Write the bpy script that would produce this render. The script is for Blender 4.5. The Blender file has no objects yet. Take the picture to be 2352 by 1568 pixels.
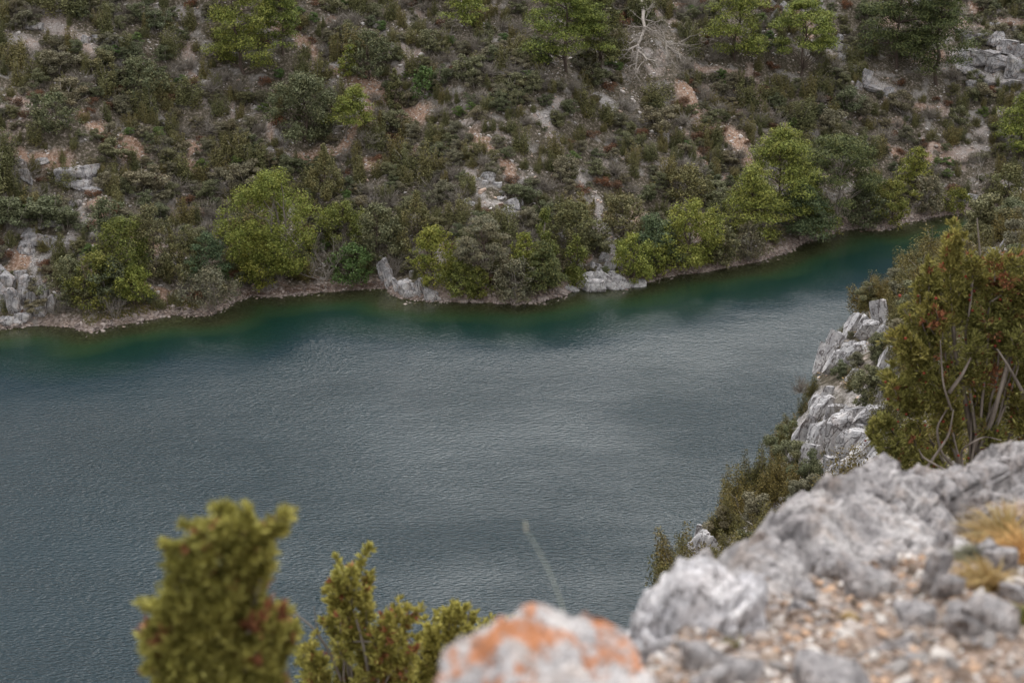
import bpy, bmesh, math, random
import numpy as np
from mathutils import Vector, Matrix

random.seed(7)
R0 = np.random.RandomState(11)
SC = bpy.context.scene
COL = SC.collection

# ------------------------------------------------------------------ camera, sky, sun, exposure
CAMZ = 60.0
PITCH = math.radians(22.0)
LENS = 50.0
cam_d = bpy.data.cameras.new('camera')
cam_d.lens = LENS
cam_d.sensor_width = 36.0
cam_d.clip_start = 0.05
cam_d.clip_end = 3000
cam_d.dof.use_dof = True
cam_d.dof.focus_distance = 120.0
cam_d.dof.aperture_fstop = 4.8
cam = bpy.data.objects.new('camera', cam_d)
cam.location = (0, 0, CAMZ)
cam.rotation_euler = (math.pi / 2 - PITCH, 0, 0)
COL.objects.link(cam)
SC.camera = cam

SUN_EL, SUN_AZ = math.radians(50), math.radians(9)      # azimuth clockwise from +Y (ahead)
world = bpy.data.worlds.new('World')
SC.world = world
world.use_nodes = True
wt = world.node_tree
wt.nodes.clear()
def wn(t, **k):
    n = wt.nodes.new(t)
    for a, b in k.items(): setattr(n, a, b)
    return n
w_out = wn('ShaderNodeOutputWorld')
w_bg = wn('ShaderNodeBackground'); w_bg.inputs['Strength'].default_value = 0.1
w_sky = wn('ShaderNodeTexSky'); w_sky.sky_type = 'NISHITA'; w_sky.sun_disc = False
w_sky.sun_elevation = SUN_EL; w_sky.sun_rotation = SUN_AZ
w_tc = wn('ShaderNodeTexCoord')
w_map = wn('ShaderNodeMapping'); w_map.inputs['Scale'].default_value = (1.0, 1.0, 2.2)
w_map.inputs['Location'].default_value = (0.37, 0.1, 0.45)
w_n = wn('ShaderNodeTexNoise'); w_n.inputs['Scale'].default_value = 2.4; w_n.inputs['Detail'].default_value = 5
w_r = wn('ShaderNodeValToRGB')
w_r.color_ramp.elements[0].position = 0.34; w_r.color_ramp.elements[0].color = (0.35, 0.375, 0.41, 1)
w_r.color_ramp.elements[1].position = 0.66; w_r.color_ramp.elements[1].color = (1.70, 1.66, 1.60, 1)
w_sep = wn('ShaderNodeSeparateXYZ')
w_grad = wn('ShaderNodeMapRange')
w_grad.inputs['From Min'].default_value = 0.0; w_grad.inputs['From Max'].default_value = 1.0
w_grad.inputs['To Min'].default_value = 3.4; w_grad.inputs['To Max'].default_value = 10.0
w_mul = wn('ShaderNodeVectorMath', operation='SCALE')
w_mix = wn('ShaderNodeMixRGB'); w_mix.inputs['Fac'].default_value = 0.88
w_dot = wn('ShaderNodeVectorMath', operation='DOT_PRODUCT')           # the cloud cover is brighter round the hidden sun
w_dot.inputs[1].default_value = (math.sin(SUN_AZ) * math.cos(SUN_EL), math.cos(SUN_AZ) * math.cos(SUN_EL), math.sin(SUN_EL))
w_pos = wn('ShaderNodeMath', operation='MAXIMUM'); w_pos.inputs[1].default_value = 0.0
w_pow = wn('ShaderNodeMath', operation='POWER'); w_pow.inputs[1].default_value = 15.0
w_gl = wn('ShaderNodeMath', operation='MULTIPLY_ADD'); w_gl.inputs[1].default_value = 23.0
L = wt.links.new
L(w_tc.outputs['Generated'], w_map.inputs['Vector']); L(w_map.outputs[0], w_n.inputs['Vector'])
L(w_n.outputs['Fac'], w_r.inputs['Fac']); L(w_tc.outputs['Generated'], w_sep.inputs[0])
L(w_sep.outputs['Z'], w_grad.inputs['Value'])
L(w_tc.outputs['Generated'], w_dot.inputs[0]); L(w_dot.outputs['Value'], w_pos.inputs[0]); L(w_pos.outputs[0], w_pow.inputs[0])
L(w_pow.outputs[0], w_gl.inputs[0]); L(w_grad.outputs[0], w_gl.inputs[2])
L(w_r.outputs['Color'], w_mul.inputs[0]); L(w_gl.outputs[0], w_mul.inputs['Scale'])
L(w_sky.outputs[0], w_mix.inputs['Color1']); L(w_mul.outputs[0], w_mix.inputs['Color2'])
L(w_mix.outputs[0], w_bg.inputs['Color']); L(w_bg.outputs[0], w_out.inputs['Surface'])

sun_d = bpy.data.lights.new('sun', 'SUN')
sun_d.energy = 0.7
sun_d.angle = math.radians(25)
sun_d.color = (1.0, 0.96, 0.9)
sun = bpy.data.objects.new('sun', sun_d)
sdir = Vector((math.sin(SUN_AZ) * math.cos(SUN_EL), math.cos(SUN_AZ) * math.cos(SUN_EL), math.sin(SUN_EL)))
sun.rotation_euler = (-sdir).to_track_quat('-Z', 'Y').to_euler()
sun.location = (0, 0, 150)
COL.objects.link(sun)

SC.view_settings.view_transform = 'Standard'
SC.view_settings.look = 'None'
SC.view_settings.gamma = 1
SC.view_settings.exposure = 0.95
SC.view_settings.use_curve_mapping = False

# ------------------------------------------------------------------ helpers: pixels -> rays (photo measured on a 2352 px wide view)
K = 1024 / 2352.0
F = 1024 * LENS / 36.0
cp, sp = math.cos(PITCH), math.sin(PITCH)
def ray(px, py):
    u = (np.asarray(px, float) * K - 512) / F
    v = (341 - np.asarray(py, float) * K) / F
    return np.stack([u + 0 * v, cp + v * sp + 0 * u, -sp + v * cp + 0 * u], -1)
def PY(px, py, Y):
    d = ray(px, py)
    return np.array([0, 0, CAMZ]) + d * (Y / d[..., 1:2])
def PZ(px, py, z=0.0):
    d = ray(px, py)
    return np.array([0, 0, CAMZ]) + d * ((z - CAMZ) / d[..., 2:3])
def fwd(p):
    return p[..., 1] * cp - (p[..., 2] - CAMZ) * sp
def project(p):
    p = np.asarray(p, float)
    f = fwd(p)
    u = p[..., 0] / f
    v = (p[..., 1] * sp + (p[..., 2] - CAMZ) * cp) / f
    return (512 + u * F) / K, (341 - v * F) / K
def msize(p):          # metres per photo-view pixel at p
    return K * fwd(p) / F

# ------------------------------------------------------------------ helpers: numpy noise
def _hash(ix, iy, iz, seed):
    h = (ix.astype(np.int64) * 374761393 + iy.astype(np.int64) * 668265263 + iz.astype(np.int64) * 2147483647 + seed * 1274126177) & 0xFFFFFFFF
    h = ((h ^ (h >> 13)) * 1274126177) & 0xFFFFFFFF
    h = ((h ^ (h >> 16)) * 2246822519) & 0xFFFFFFFF
    return ((h ^ (h >> 15)) & 0xFFFFFF) / float(0xFFFFFF) * 2 - 1
def vnoise(p, seed=0):
    i = np.floor(p); f = p - i
    f = f * f * f * (f * (f * 6 - 15) + 10)
    x, y, z = i[..., 0], i[..., 1], i[..., 2]
    out = 0
    for dx in (0, 1):
        wx = f[..., 0] if dx else 1 - f[..., 0]
        for dy in (0, 1):
            wy = f[..., 1] if dy else 1 - f[..., 1]
            for dz in (0, 1):
                wz = f[..., 2] if dz else 1 - f[..., 2]
                out = out + wx * wy * wz * _hash(x + dx, y + dy, z + dz, seed)
    return out
def fbm(p, oct=4, seed=0, gain=0.5):
    p = np.asarray(p, float)
    a, s, out = 1.0, 1.0, 0
    for o in range(oct):
        out = out + a * vnoise(p * s + o * 17.3, seed + o)
        a *= gain; s *= 2.03
    return out
def ridged(p, oct=4, seed=0):
    a, s, out = 1.0, 1.0, 0
    for o in range(oct):
        out = out + a * (1 - 2 * np.abs(vnoise(p * s + o * 9.1, seed + o)))
        a *= 0.5; s *= 2.1
    return out
def xyz(x, y, z=0.0):
    return np.stack(np.broadcast_arrays(np.asarray(x, float), np.asarray(y, float), np.asarray(z, float)), -1)

# ------------------------------------------------------------------ helpers: meshes and objects
def mesh_np(name, verts, faces, mat_idx=None, smooth=False):
    """verts (n,3); faces (m,k) all the same k, or a list of such arrays"""
    me = bpy.data.meshes.new(name)
    if not isinstance(faces, (list, tuple)): faces = [faces]
    faces = [np.asarray(f, np.int32) for f in faces if len(f)]
    nl = sum(f.size for f in faces); npoly = sum(len(f) for f in faces)
    me.vertices.add(len(verts)); me.loops.add(nl); me.polygons.add(npoly)
    me.vertices.foreach_set('co', np.asarray(verts, np.float32).ravel())
    me.loops.foreach_set('vertex_index', np.concatenate([f.ravel() for f in faces]))
    tot = np.concatenate([np.full(len(f), f.shape[1], np.int32) for f in faces])
    start = np.concatenate([[0], np.cumsum(tot)[:-1]]).astype(np.int32)
    me.polygons.foreach_set('loop_start', start)
    me.polygons.foreach_set('loop_total', tot)
    if mat_idx is not None: me.polygons.foreach_set('material_index', np.asarray(mat_idx, np.int32))
    me.polygons.foreach_set('use_smooth', np.full(npoly, bool(smooth)))
    me.update(calc_edges=True)
    return me
def link(name, me, mats, parent=None, loc=None, label=None, cat=None, group=None, kind=None):
    if me is not None and mats is not None and len(me.materials) == 0:
        for m in (mats if isinstance(mats, (list, tuple)) else [mats]): me.materials.append(m)
    o = bpy.data.objects.new(name, me)
    COL.objects.link(o)
    if parent is not None: o.parent = parent
    if loc is not None: o.location = loc
    if label: o['label'] = label
    if cat: o['category'] = cat
    if group: o['group'] = group
    if kind: o['kind'] = kind
    return o
def empty(name, loc, label, cat, group=None):
    o = link(name, None, None, loc=loc, label=label, cat=cat, group=group)
    o.empty_display_size = 0.2
    return o
_ico = {}
def ico(sub):
    if sub not in _ico:
        bm = bmesh.new(); bmesh.ops.create_icosphere(bm, subdivisions=sub, radius=1)
        v = np.array([q.co[:] for q in bm.verts]); f = np.array([[q.index for q in t.verts] for t in bm.faces])
        bm.free(); _ico[sub] = (v, f)
    return _ico[sub]
class Geo:
    """collects quads / tris with a material slot each, one mesh at the end"""
    def __init__(s): s.v = []; s.q = []; s.t = []; s.qm = []; s.tm = []; s.n = 0
    def add(s, v, f, m=0):
        v = np.asarray(v, float).reshape(-1, 3); f = np.asarray(f)
        if len(f) == 0: return
        if f.shape[1] == 4: s.q.append(f + s.n); s.qm.append(np.full(len(f), m))
        else: s.t.append(f + s.n); s.tm.append(np.full(len(f), m))
        s.v.append(v); s.n += len(v)
    def mesh(s, name, smooth=False):
        fs, ms = [], []
        if s.q: fs.append(np.concatenate(s.q)); ms.append(np.concatenate(s.qm))
        if s.t: fs.append(np.concatenate(s.t)); ms.append(np.concatenate(s.tm))
        return mesh_np(name, np.concatenate(s.v), fs, np.concatenate(ms), smooth)
def tube(geo, pts, rad, sides=5, m=0):
    pts = np.asarray(pts, float); n = len(pts)
    rad = np.broadcast_to(np.asarray(rad, float), (n,))
    tan = np.gradient(pts, axis=0); tan /= np.linalg.norm(tan, axis=1)[:, None] + 1e-9
    ref = np.array([0.31, 0.17, 0.93]) if abs(tan[:, 2]).mean() < 0.8 else np.array([1.0, 0.2, 0.0])
    a = np.cross(tan, ref); a /= np.linalg.norm(a, axis=1)[:, None] + 1e-9
    b = np.cross(tan, a)
    ang = np.arange(sides) * 2 * np.pi / sides
    ring = pts[:, None] + rad[:, None, None] * (np.cos(ang)[None, :, None] * a[:, None] + np.sin(ang)[None, :, None] * b[:, None])
    i = np.arange(n - 1)[:, None] * sides; j = np.arange(sides)[None]
    j2 = (j + 1) % sides
    f = np.stack([i + j, i + j2, i + sides + j2, i + sides + j], -1).reshape(-1, 4)
    geo.add(ring, f, m)
def curve_pts(a, b, n, bend, rng):
    a = np.asarray(a, float); b = np.asarray(b, float)
    t = np.linspace(0, 1, n)[:, None]
    p = a + (b - a) * t
    ln = np.linalg.norm(b - a)
    w = np.cumsum(rng.normal(0, 1, (n, 3)), 0)
    w = w - w[0] - (w[-1] - w[0]) * t
    return p + w * bend * ln / n

# ------------------------------------------------------------------ materials
def mat(name):
    m = bpy.data.materials.new(name); m.use_nodes = True
    nt = m.node_tree; nt.nodes.clear()
    out = nt.nodes.new('ShaderNodeOutputMaterial')
    return m, nt, out
def N(nt, t, ins=None, **k):
    n = nt.nodes.new(t)
    for a, b in k.items(): setattr(n, a, b)
    for a, b in (ins or {}).items():
        if isinstance(b, bpy.types.NodeSocket): nt.links.new(b, n.inputs[a])
        else: n.inputs[a].default_value = b
    return n
def ramp(nt, fac, stops, interp='LINEAR'):
    n = nt.nodes.new('ShaderNodeValToRGB'); cr = n.color_ramp; cr.interpolation = interp
    while len(cr.elements) < len(stops): cr.elements.new(0.5)
    for e, (p, c) in zip(cr.elements, stops):
        e.position = p; e.color = (c[0], c[1], c[2], 1) if hasattr(c, '__len__') else (c, c, c, 1)
    nt.links.new(fac, n.inputs['Fac'])
    return n.outputs['Color']
def mixc(nt, fac, a, b, mode='MIX'):
    n = nt.nodes.new('ShaderNodeMixRGB'); n.blend_type = mode
    for i, v in ((0, fac), (1, a), (2, b)):
        if isinstance(v, bpy.types.NodeSocket): nt.links.new(v, n.inputs[i])
        elif i == 0: n.inputs[0].default_value = v
        else: n.inputs[i].default_value = (v[0], v[1], v[2], 1)
    return n.outputs[0]
def noise(nt, vec, scale, detail=4, rough=0.55):
    return N(nt, 'ShaderNodeTexNoise', {'Vector': vec, 'Scale': scale, 'Detail': detail, 'Roughness': rough}).outputs['Fac']

def foliage(name, dark, mid, light, trans=0.13, hue=0.10):
    m, nt, out = mat(name)
    g = N(nt, 'ShaderNodeNewGeometry'); oi = N(nt, 'ShaderNodeObjectInfo')
    c = ramp(nt, g.outputs['Random Per Island'], [(0.0, dark), (0.5, mid), (1.0, light)])
    tc = N(nt, 'ShaderNodeTexCoord')
    n = noise(nt, tc.outputs['Object'], 0.9, 3)
    warm = mixc(nt, 1.0, c, (1.12, 1.0, 0.90), 'MULTIPLY')
    f2 = ramp(nt, n, [(0.42, 0.0), (0.62, 1.0)])
    c = mixc(nt, f2, c, warm)
    tint = ramp(nt, oi.outputs['Random'], [(0.0, (1 - hue * 2, 1 - hue, 1 - hue * .6)), (0.35, (1 - hue * .5, 1 + hue * .3, 1 + hue * .4)), (0.7, (1.12, 1.12, 1.15)), (1.0, (1 + hue * 1.2, 1 + hue * .4, 1 - hue * .5))])
    c = mixc(nt, 1.0, c, tint, 'MULTIPLY')
    d = N(nt, 'ShaderNodeBsdfPrincipled', {'Base Color': c, 'Roughness': 0.75})
    d.inputs['Specular IOR Level'].default_value = 0.25
    t = N(nt, 'ShaderNodeBsdfTranslucent', {'Color': c})
    mx = N(nt, 'ShaderNodeMixShader', {0: trans, 1: d.outputs[0], 2: t.outputs[0]})
    nt.links.new(mx.outputs[0], out.inputs['Surface'])
    return m
def bark(name, a, b, scale=14):
    m, nt, out = mat(name)
    tc = N(nt, 'ShaderNodeTexCoord')
    mp = N(nt, 'ShaderNodeMapping', {'Vector': tc.outputs['Object'], 'Scale': (1, 1, 0.3)})
    n = noise(nt, mp.outputs[0], scale, 6, 0.65)
    c = ramp(nt, n, [(0.3, a), (0.7, b)])
    bp = N(nt, 'ShaderNodeBump', {'Height': n, 'Strength': 0.6, 'Distance': 0.02})
    d = N(nt, 'ShaderNodeBsdfPrincipled', {'Base Color': c, 'Roughness': 0.85, 'Normal': bp.outputs[0]})
    d.inputs['Specular IOR Level'].default_value = 0.2
    nt.links.new(d.outputs[0], out.inputs['Surface'])
    return m
def limestone(name, scale=1.0, base=((0.17, .165, .17), (0.36, .35, .36), (0.50, .48, .47)), warm=0.25, bump=0.6, dist=0.06, lichen=0.0, coords='Object', mott=.42):
    m, nt, out = mat(name)
    tc = N(nt, 'ShaderNodeTexCoord')
    v = tc.outputs[coords]
    n1 = noise(nt, v, 1.1 * scale, 8, 0.62)
    n2 = noise(nt, v, 7.5 * scale, 6, 0.7)
    c = ramp(nt, n1, [(0.30, base[0]), (0.48, base[1]), (0.68, base[2])])
    c = mixc(nt, 0.75, c, ramp(nt, n2, [(0.34, (mott, mott * .97, mott)), (0.5, (.98, .98, .98)), (0.66, (1.25, 1.22, 1.2))]), 'MULTIPLY')
    # earthy film and grey weathering streaks
    n3 = noise(nt, N(nt, 'ShaderNodeMapping', {'Vector': v, 'Location': (7, 3, 1)}).outputs[0], 1.7 * scale, 5)
    c = mixc(nt, ramp(nt, n3, [(0.52, 0.0), (0.7, warm)]), c, (0.50, 0.33, 0.22))
    # cracks
    mp = N(nt, 'ShaderNodeMapping', {'Vector': v, 'Rotation': (0.3, 0.25, 0.2), 'Scale': (1.0, 1.0, 0.38)})
    wv = N(nt, 'ShaderNodeTexNoise', {'Vector': mp.outputs[0], 'Scale': 2.0 * scale, 'Detail': 3.0})
    wm = N(nt, 'ShaderNodeVectorMath', {0: mp.outputs[0], 1: wv.outputs['Color']}, operation='ADD')
    vo = N(nt, 'ShaderNodeTexVoronoi', {'Vector': wm.outputs[0], 'Scale': 1.6 * scale}, feature='DISTANCE_TO_EDGE')
    crack = ramp(nt, vo.outputs['Distance'], [(0.0, 0.0), (0.045, 1.0)])
    c = mixc(nt, 1.0, c, mixc(nt, crack, (0.34, 0.31, 0.30), (1, 1, 1)), 'MULTIPLY')
    if lichen > 0:
        n4 = noise(nt, N(nt, 'ShaderNodeMapping', {'Vector': v, 'Location': (1.2, 5, 2)}).outputs[0], 1.5 * scale, 7, 0.7)
        c = mixc(nt, ramp(nt, n4, [(1 - lichen, 0.0), (1 - lichen + 0.07, 0.9)]), c, (0.60, 0.23, 0.09))
    h = N(nt, 'ShaderNodeMath', {0: n2, 1: crack}, operation='ADD')
    h2 = N(nt, 'ShaderNodeMath', {0: h.outputs[0], 1: n1}, operation='ADD')
    bp = N(nt, 'ShaderNodeBump', {'Height': h2.outputs[0], 'Strength': bump, 'Distance': dist})
    d = N(nt, 'ShaderNodeBsdfPrincipled', {'Base Color': c, 'Roughness': 0.9, 'Normal': bp.outputs[0]})
    d.inputs['Specular IOR Level'].default_value = 0.15
    nt.links.new(d.outputs[0], out.inputs['Surface'])
    return m
def stone_mat(name, cols, rough=0.9):
    m, nt, out = mat(name)
    g = N(nt, 'ShaderNodeNewGeometry'); oi = N(nt, 'ShaderNodeObjectInfo')
    s = N(nt, 'ShaderNodeMath', {0: g.outputs['Random Per Island'], 1: oi.outputs['Random']}, operation='ADD')
    s = N(nt, 'ShaderNodeMath', {0: s.outputs[0]}, operation='FRACT')
    k = len(cols)
    c = ramp(nt, s.outputs[0], [(i / k, q) for i, q in enumerate(cols)], 'CONSTANT')
    tc = N(nt, 'ShaderNodeTexCoord')
    n = noise(nt, tc.outputs['Object'], 30, 4)
    c = mixc(nt, 1.0, c, ramp(nt, n, [(0.3, 0.7), (0.7, 1.2)]), 'MULTIPLY')
    d = N(nt, 'ShaderNodeBsdfPrincipled', {'Base Color': c, 'Roughness': rough})
    d.inputs['Specular IOR Level'].default_value = 0.15
    nt.links.new(d.outputs[0], out.inputs['Surface'])
    return m

M = {}
M['juniper'] = foliage('juniper_green', (0.056, 0.052, 0.02), (0.14, 0.131, 0.053), (0.235, 0.218, 0.098))
M['mastic'] = foliage('grey_green', (0.048, 0.052, 0.024), (0.122, 0.127, 0.064), (0.21, 0.212, 0.118))
M['bright'] = foliage('fresh_green', (0.035, 0.055, 0.016), (0.095, 0.145, 0.04), (0.16, 0.22, 0.07))
M['rust'] = foliage('rust_brown', (0.05, .022, .011), (0.13, .062, .032), (0.20, .105, .06))
M['pine'] = foliage('pine_green', (0.042, 0.058, 0.012), (0.145, 0.17, 0.034), (0.27, 0.3, 0.07), hue=.08)
M['darkpine'] = foliage('dark_pine', (0.032, 0.042, 0.016), (0.09, 0.105, 0.036), (0.17, 0.18, 0.065), hue=.08)
M['bluepine'] = foliage('blue_pine', (0.024, .042, .020), (0.070, .105, .050), (0.12, .16, .08), hue=.06)
M['yellow'] = foliage('yellow_green', (0.07, 0.088, 0.016), (0.2, 0.225, 0.048), (0.34, 0.36, 0.095), trans=.35, hue=.06)
M['palegreen'] = foliage('pale_green', (0.050, .060, .014), (0.150, .170, .040), (0.26, .27, .08), trans=.3, hue=.06)
M['oliveb'] = foliage('olive_brown', (0.07, 0.064, 0.038), (0.15, 0.14, 0.088), (0.235, 0.218, 0.145), hue=.06)
M['greytwig'] = bark('grey_twigs', (0.13, .112, .095), (0.35, .315, .28), 5)
M['deadwood'] = bark('dead_wood', (0.20, .175, .155), (0.50, .45, .41), 5)
M['bark'] = bark('pine_bark', (0.05, .038, .03), (0.16, .12, .10), 8)
M['palebark'] = bark('pale_bark', (0.12, .10, .085), (0.30, .26, .23), 8)
M['twigdark'] = bark('juniper_bark', (0.07, .055, .045), (0.36, .31, .27), 9)
M['drift'] = bark('drift_wood', (0.10, .065, .05), (0.34, .25, .20), 5)
M['rock'] = limestone('limestone_far', 0.8, dist=0.15)
M['rockw'] = limestone('limestone_cliff', 1.1, base=((0.24, .235, .245), (0.46, .45, .46), (0.60, .585, .58)), warm=0.15, dist=0.12)
M['rockf'] = limestone('limestone_near', 8.0, base=((0.30, .28, .285), (0.54, .51, .515), (0.80, .76, .75)), warm=0.35, dist=0.02, bump=1.0, mott=.38)
M['rockp'] = limestone('limestone_pale', 7.0, base=((0.42, .41, .43), (0.66, .64, .66), (0.84, .81, .81)), warm=0.12, dist=0.012, bump=1.0, mott=.62)
M['rockl'] = limestone('limestone_lichen', 9.0, base=((0.40, .38, .39), (0.62, .59, .59), (0.82, .77, .75)), mott=.6, warm=0.3, dist=0.012, bump=.9, lichen=0.52)
M['shorerock'] = limestone('shore_rock', 1.3, base=((0.16, .13, .12), (0.33, .28, .26), (0.46, .40, .37)), warm=.3, dist=0.1)
M['stones'] = stone_mat('white_stones', [(.54, .50, .485), (.42, .39, .38), (.60, .54, .51), (.34, .29, .26), (.50, .38, .31), (.66, .62, .60)])
M['shorestones'] = stone_mat('shore_stones', [(.30, .25, .23), (.22, .18, .16), (.40, .34, .31), (.16, .13, .12), (.34, .27, .23)])
M['pebbles'] = stone_mat('pebbles', [(.33, .265, .225), (.27, .245, .235), (.45, .39, .355), (.16, .118, .095), (.29, .23, .19), (.56, .52, .49), (.15, .115, .09), (.43, .29, .20), (.30, .28, .28), (.24, .165, .12)])
M['drygrass'] = foliage('dry_grass', (.28, .16, .06), (.48, .30, .12), (.62, .45, .20), trans=.3)
M['greengrass'] = foliage('bank_grass', (.05, .06, .012), (.13, .13, .03), (.26, .22, .06), trans=.3)
M['fgjuniper'] = foliage('near_juniper', (0.15, 0.14, 0.035), (0.37, 0.345, 0.09), (0.58, 0.54, 0.17), trans=.45, hue=.03)
M['midjuniper'] = foliage('berry_juniper', (0.095, 0.095, 0.026), (0.245, 0.232, 0.062), (0.4, 0.37, 0.125), trans=.35, hue=.03)
M['fgrust'] = foliage('near_rust', (0.14, .045, .022), (0.32, .12, .06), (0.50, .22, .11), trans=.2)
M['berry'] = foliage('juniper_berry', (0.12, .020, .012), (0.20, .035, .02), (0.28, .05, .03), trans=0.0)

# ------------------------------------------------------------------ the far bank: shoreline and height
shore_px = [(-330, 778), (-150, 765), (0, 752), (100, 745), (170, 752), (210, 762), (260, 745), (330, 735), (400, 722), (440, 724), (480, 722), (540, 690), (575, 680),
            (640, 678), (700, 672), (780, 668), (860, 662), (893, 660), (900, 672), (930, 685), (985, 692), (1050, 692), (1130, 697), (1190, 700),
            (1240, 690), (1290, 676), (1330, 660), (1370, 662), (1420, 662), (1460, 655), (1510, 643), (1560, 630), (1620, 622), (1680, 612), (1740, 600),
            (1790, 585), (1830, 565), (1870, 548), (1900, 535), (1960, 522), (2020, 525), (2080, 510), (2150, 500), (2200, 488), (2260, 483), (2320, 480),
            (2420, 476), (2700, 470)]
S = PZ(*np.array(shore_px, float).T)[:, :2]
S[1:-1] += 0
S = np.vstack([[S[0, 0] - 60, S[0, 1] + 6], S, [S[-1, 0] + 80, S[-1, 1] + 14]])
# fine wobble along the line
seg = []
for a, b in zip(S[:-1], S[1:]):
    n = max(1, int(np.linalg.norm(b - a) / 2.2))
    for i in range(n): seg.append(a + (b - a) * i / n)
seg.append(S[-1]); S = np.array(seg)
S[:, 1] += 0.55 * fbm(xyz(S[:, 0] * .35, 3.1), 3, 5)
def poly_dist(x, y, P):
    best = np.full(x.shape, 1e9); tt = np.zeros(x.shape)
    for i in range(len(P) - 1):
        a, b = P[i], P[i + 1]; ab = b - a; L2 = (ab ** 2).sum() + 1e-9
        t = np.clip(((x - a[0]) * ab[0] + (y - a[1]) * ab[1]) / L2, 0, 1)
        d = (x - a[0] - t * ab[0]) ** 2 + (y - a[1] - t * ab[1]) ** 2
        m = d < best
        best = np.where(m, d, best); tt = np.where(m, i + t, tt)
    return np.sqrt(best), tt
def shore_d(x, y):
    x = np.asarray(x, float); y = np.asarray(y, float)
    d, _ = poly_dist(x, y, S)
    return np.where(y > np.interp(x, S[:, 0], S[:, 1]), d, -d)
def far_h(x, y, d=None):
    if d is None: d = shore_d(x, y)
    p = xyz(x, y)
    up = 1.0 * (1 - np.exp(-np.maximum(d, 0) / .7)) + np.maximum(d, 0) * 0.20
    up = up + np.maximum(d - 3, 0) * 0.46
    dd = np.clip(d, 0, 1e9)
    up = np.where(dd > 105, (1.0 + 105 * .2 + 102 * .46) + (dd - 105) * 0.16, up)
    w = np.clip(d / 14, 0, 1)
    n = w * (1.9 * fbm(p / 16, 3, 21) + 0.55 * fbm(p / 4, 3, 31)) + np.clip(d / 3, 0, 1) * 0.22 * fbm(p / 1.3, 3, 41) + .12 * fbm(p / .8, 2, 44)
    # rock steps
    st = fbm(p / 11, 2, 77); n = n + w * 0.9 * np.clip(st - .15, 0, .3) / .3
    dn = np.minimum(d, 0)
    down = dn * 0.16 + np.minimum(dn + 3, 0) * .25 + .25 * fbm(p / 2.2, 3, 51) * np.clip(-dn / 2, 0, 1)
    down = np.maximum(down, -9)
    return np.where(d > 0, up + n, down - 0.05)

GX0, GX1, GY0, GY1, GS = -95.0, 120.0, 128.0, 262.0, 0.6
gx = np.arange(GX0, GX1, GS); gy = np.arange(GY0, GY1, GS)
XX, YY = np.meshgrid(gx, gy)
DD = shore_d(XX, YY)
ZZ = far_h(XX, YY, DD)
def grid_faces(ny, nx):
    i = np.arange(ny - 1)[:, None] * nx + np.arange(nx - 1)[None]
    return np.stack([i, i + 1, i + nx + 1, i + nx], -1).reshape(-1, 4)
def sample(grid, x, y, x0, y0, gs):
    fx = np.clip((x - x0) / gs, 0, grid.shape[1] - 1.001); fy = np.clip((y - y0) / gs, 0, grid.shape[0] - 1.001)
    ix = fx.astype(int); iy = fy.astype(int); fx = fx - ix; fy = fy - iy
    return (grid[iy, ix] * (1 - fx) * (1 - fy) + grid[iy, ix + 1] * fx * (1 - fy) + grid[iy + 1, ix] * (1 - fx) * fy + grid[iy + 1, ix + 1] * fx * fy)
def far_z(x, y): return sample(ZZ, np.asarray(x, float), np.asarray(y, float), GX0, GY0, GS)
def far_hit(px, py):
    """where the sight line of a photo point meets the far hillside"""
    px = np.atleast_1d(np.asarray(px, float)); py = np.atleast_1d(np.asarray(py, float))
    d = ray(px, py); d = d / d[:, 1:2]
    ys = np.arange(130, 261, 0.4)
    pts = np.array([0, 0, CAMZ]) + d[:, None] * ys[None, :, None]
    z = far_z(pts[..., 0], pts[..., 1])
    under = pts[..., 2] < z
    idx = np.where(under.any(1), under.argmax(1), len(ys) - 1)
    return pts[np.arange(len(px)), idx]

# bare strips seen in the photograph: (points, half width, redness, rockiness)
bare = [([(200, 275), (250, 320), (330, 350)], 26, 1), ([(0, 320), (60, 365), (150, 385)], 20, .7), ([(110, 55), (215, 110)], 16, .4), ([(10, 90), (80, 105)], 12, .3),
        ([(430, 115), (445, 180)], 14, .5), ([(780, 165), (850, 195), (920, 248), (965, 262)], 24, 1), ([(1000, 90), (930, 150), (885, 205)], 11, .4),
        ([(700, 370), (780, 350), (830, 290), (850, 240)], 20, .9), ([(1570, 205), (1600, 270), (1680, 300), (1720, 375)], 28, .9), ([(1725, 170), (1745, 240), (1830, 325)], 12, .6),
        ([(1590, 340), (1640, 400), (1690, 420)], 11, .8), ([(1320, 395), (1365, 445), (1395, 540), (1412, 605)], 12, .15), ([(1075, 400), (1115, 470), (1190, 490)], 15, .2),
        ([(40, 220), (130, 285)], 12, .5), ([(170, 400), (200, 520), (90, 600)], 9, .15), ([(60, 560), (110, 700)], 10, .1), ([(1060, 155), (1095, 135)], 14, .6), ([(540, 285), (530, 235)], 9, .4),
        ([(1290, 235), (1240, 285)], 9, .2), ([(1900, 110), (1970, 165), (2050, 220)], 14, .15), ([(2190, 60), (2352, 50)], 16, .6), ([(2200, 140), (2352, 195)], 22, .1),
        ([(1500, 20), (1600, 85)], 14, .5), ([(640, 60), (730, 130)], 16, .7), ([(620, 230), (620, 320)], 8, .6), ([(0, 640), (60, 720)], 12, .1), ([(480, 380), (560, 470)], 8, .4),
        ([(1040, 290), (1180, 330)], 7, .4), ([(380, 560), (440, 600)], 8, .4), ([(1740, 190), (1600, 160)], 8, .6), ([(1850, 330), (1900, 350)], 10, .3), ([(960, 30), (990, 60)], 12, .5)]
BW = []
for pts, w, red in bare:
    q = far_hit(*np.array(pts, float).T)
    BW.append((q[:, :2], w * float(msize(q.mean(0))) * 1.0, red))
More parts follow.
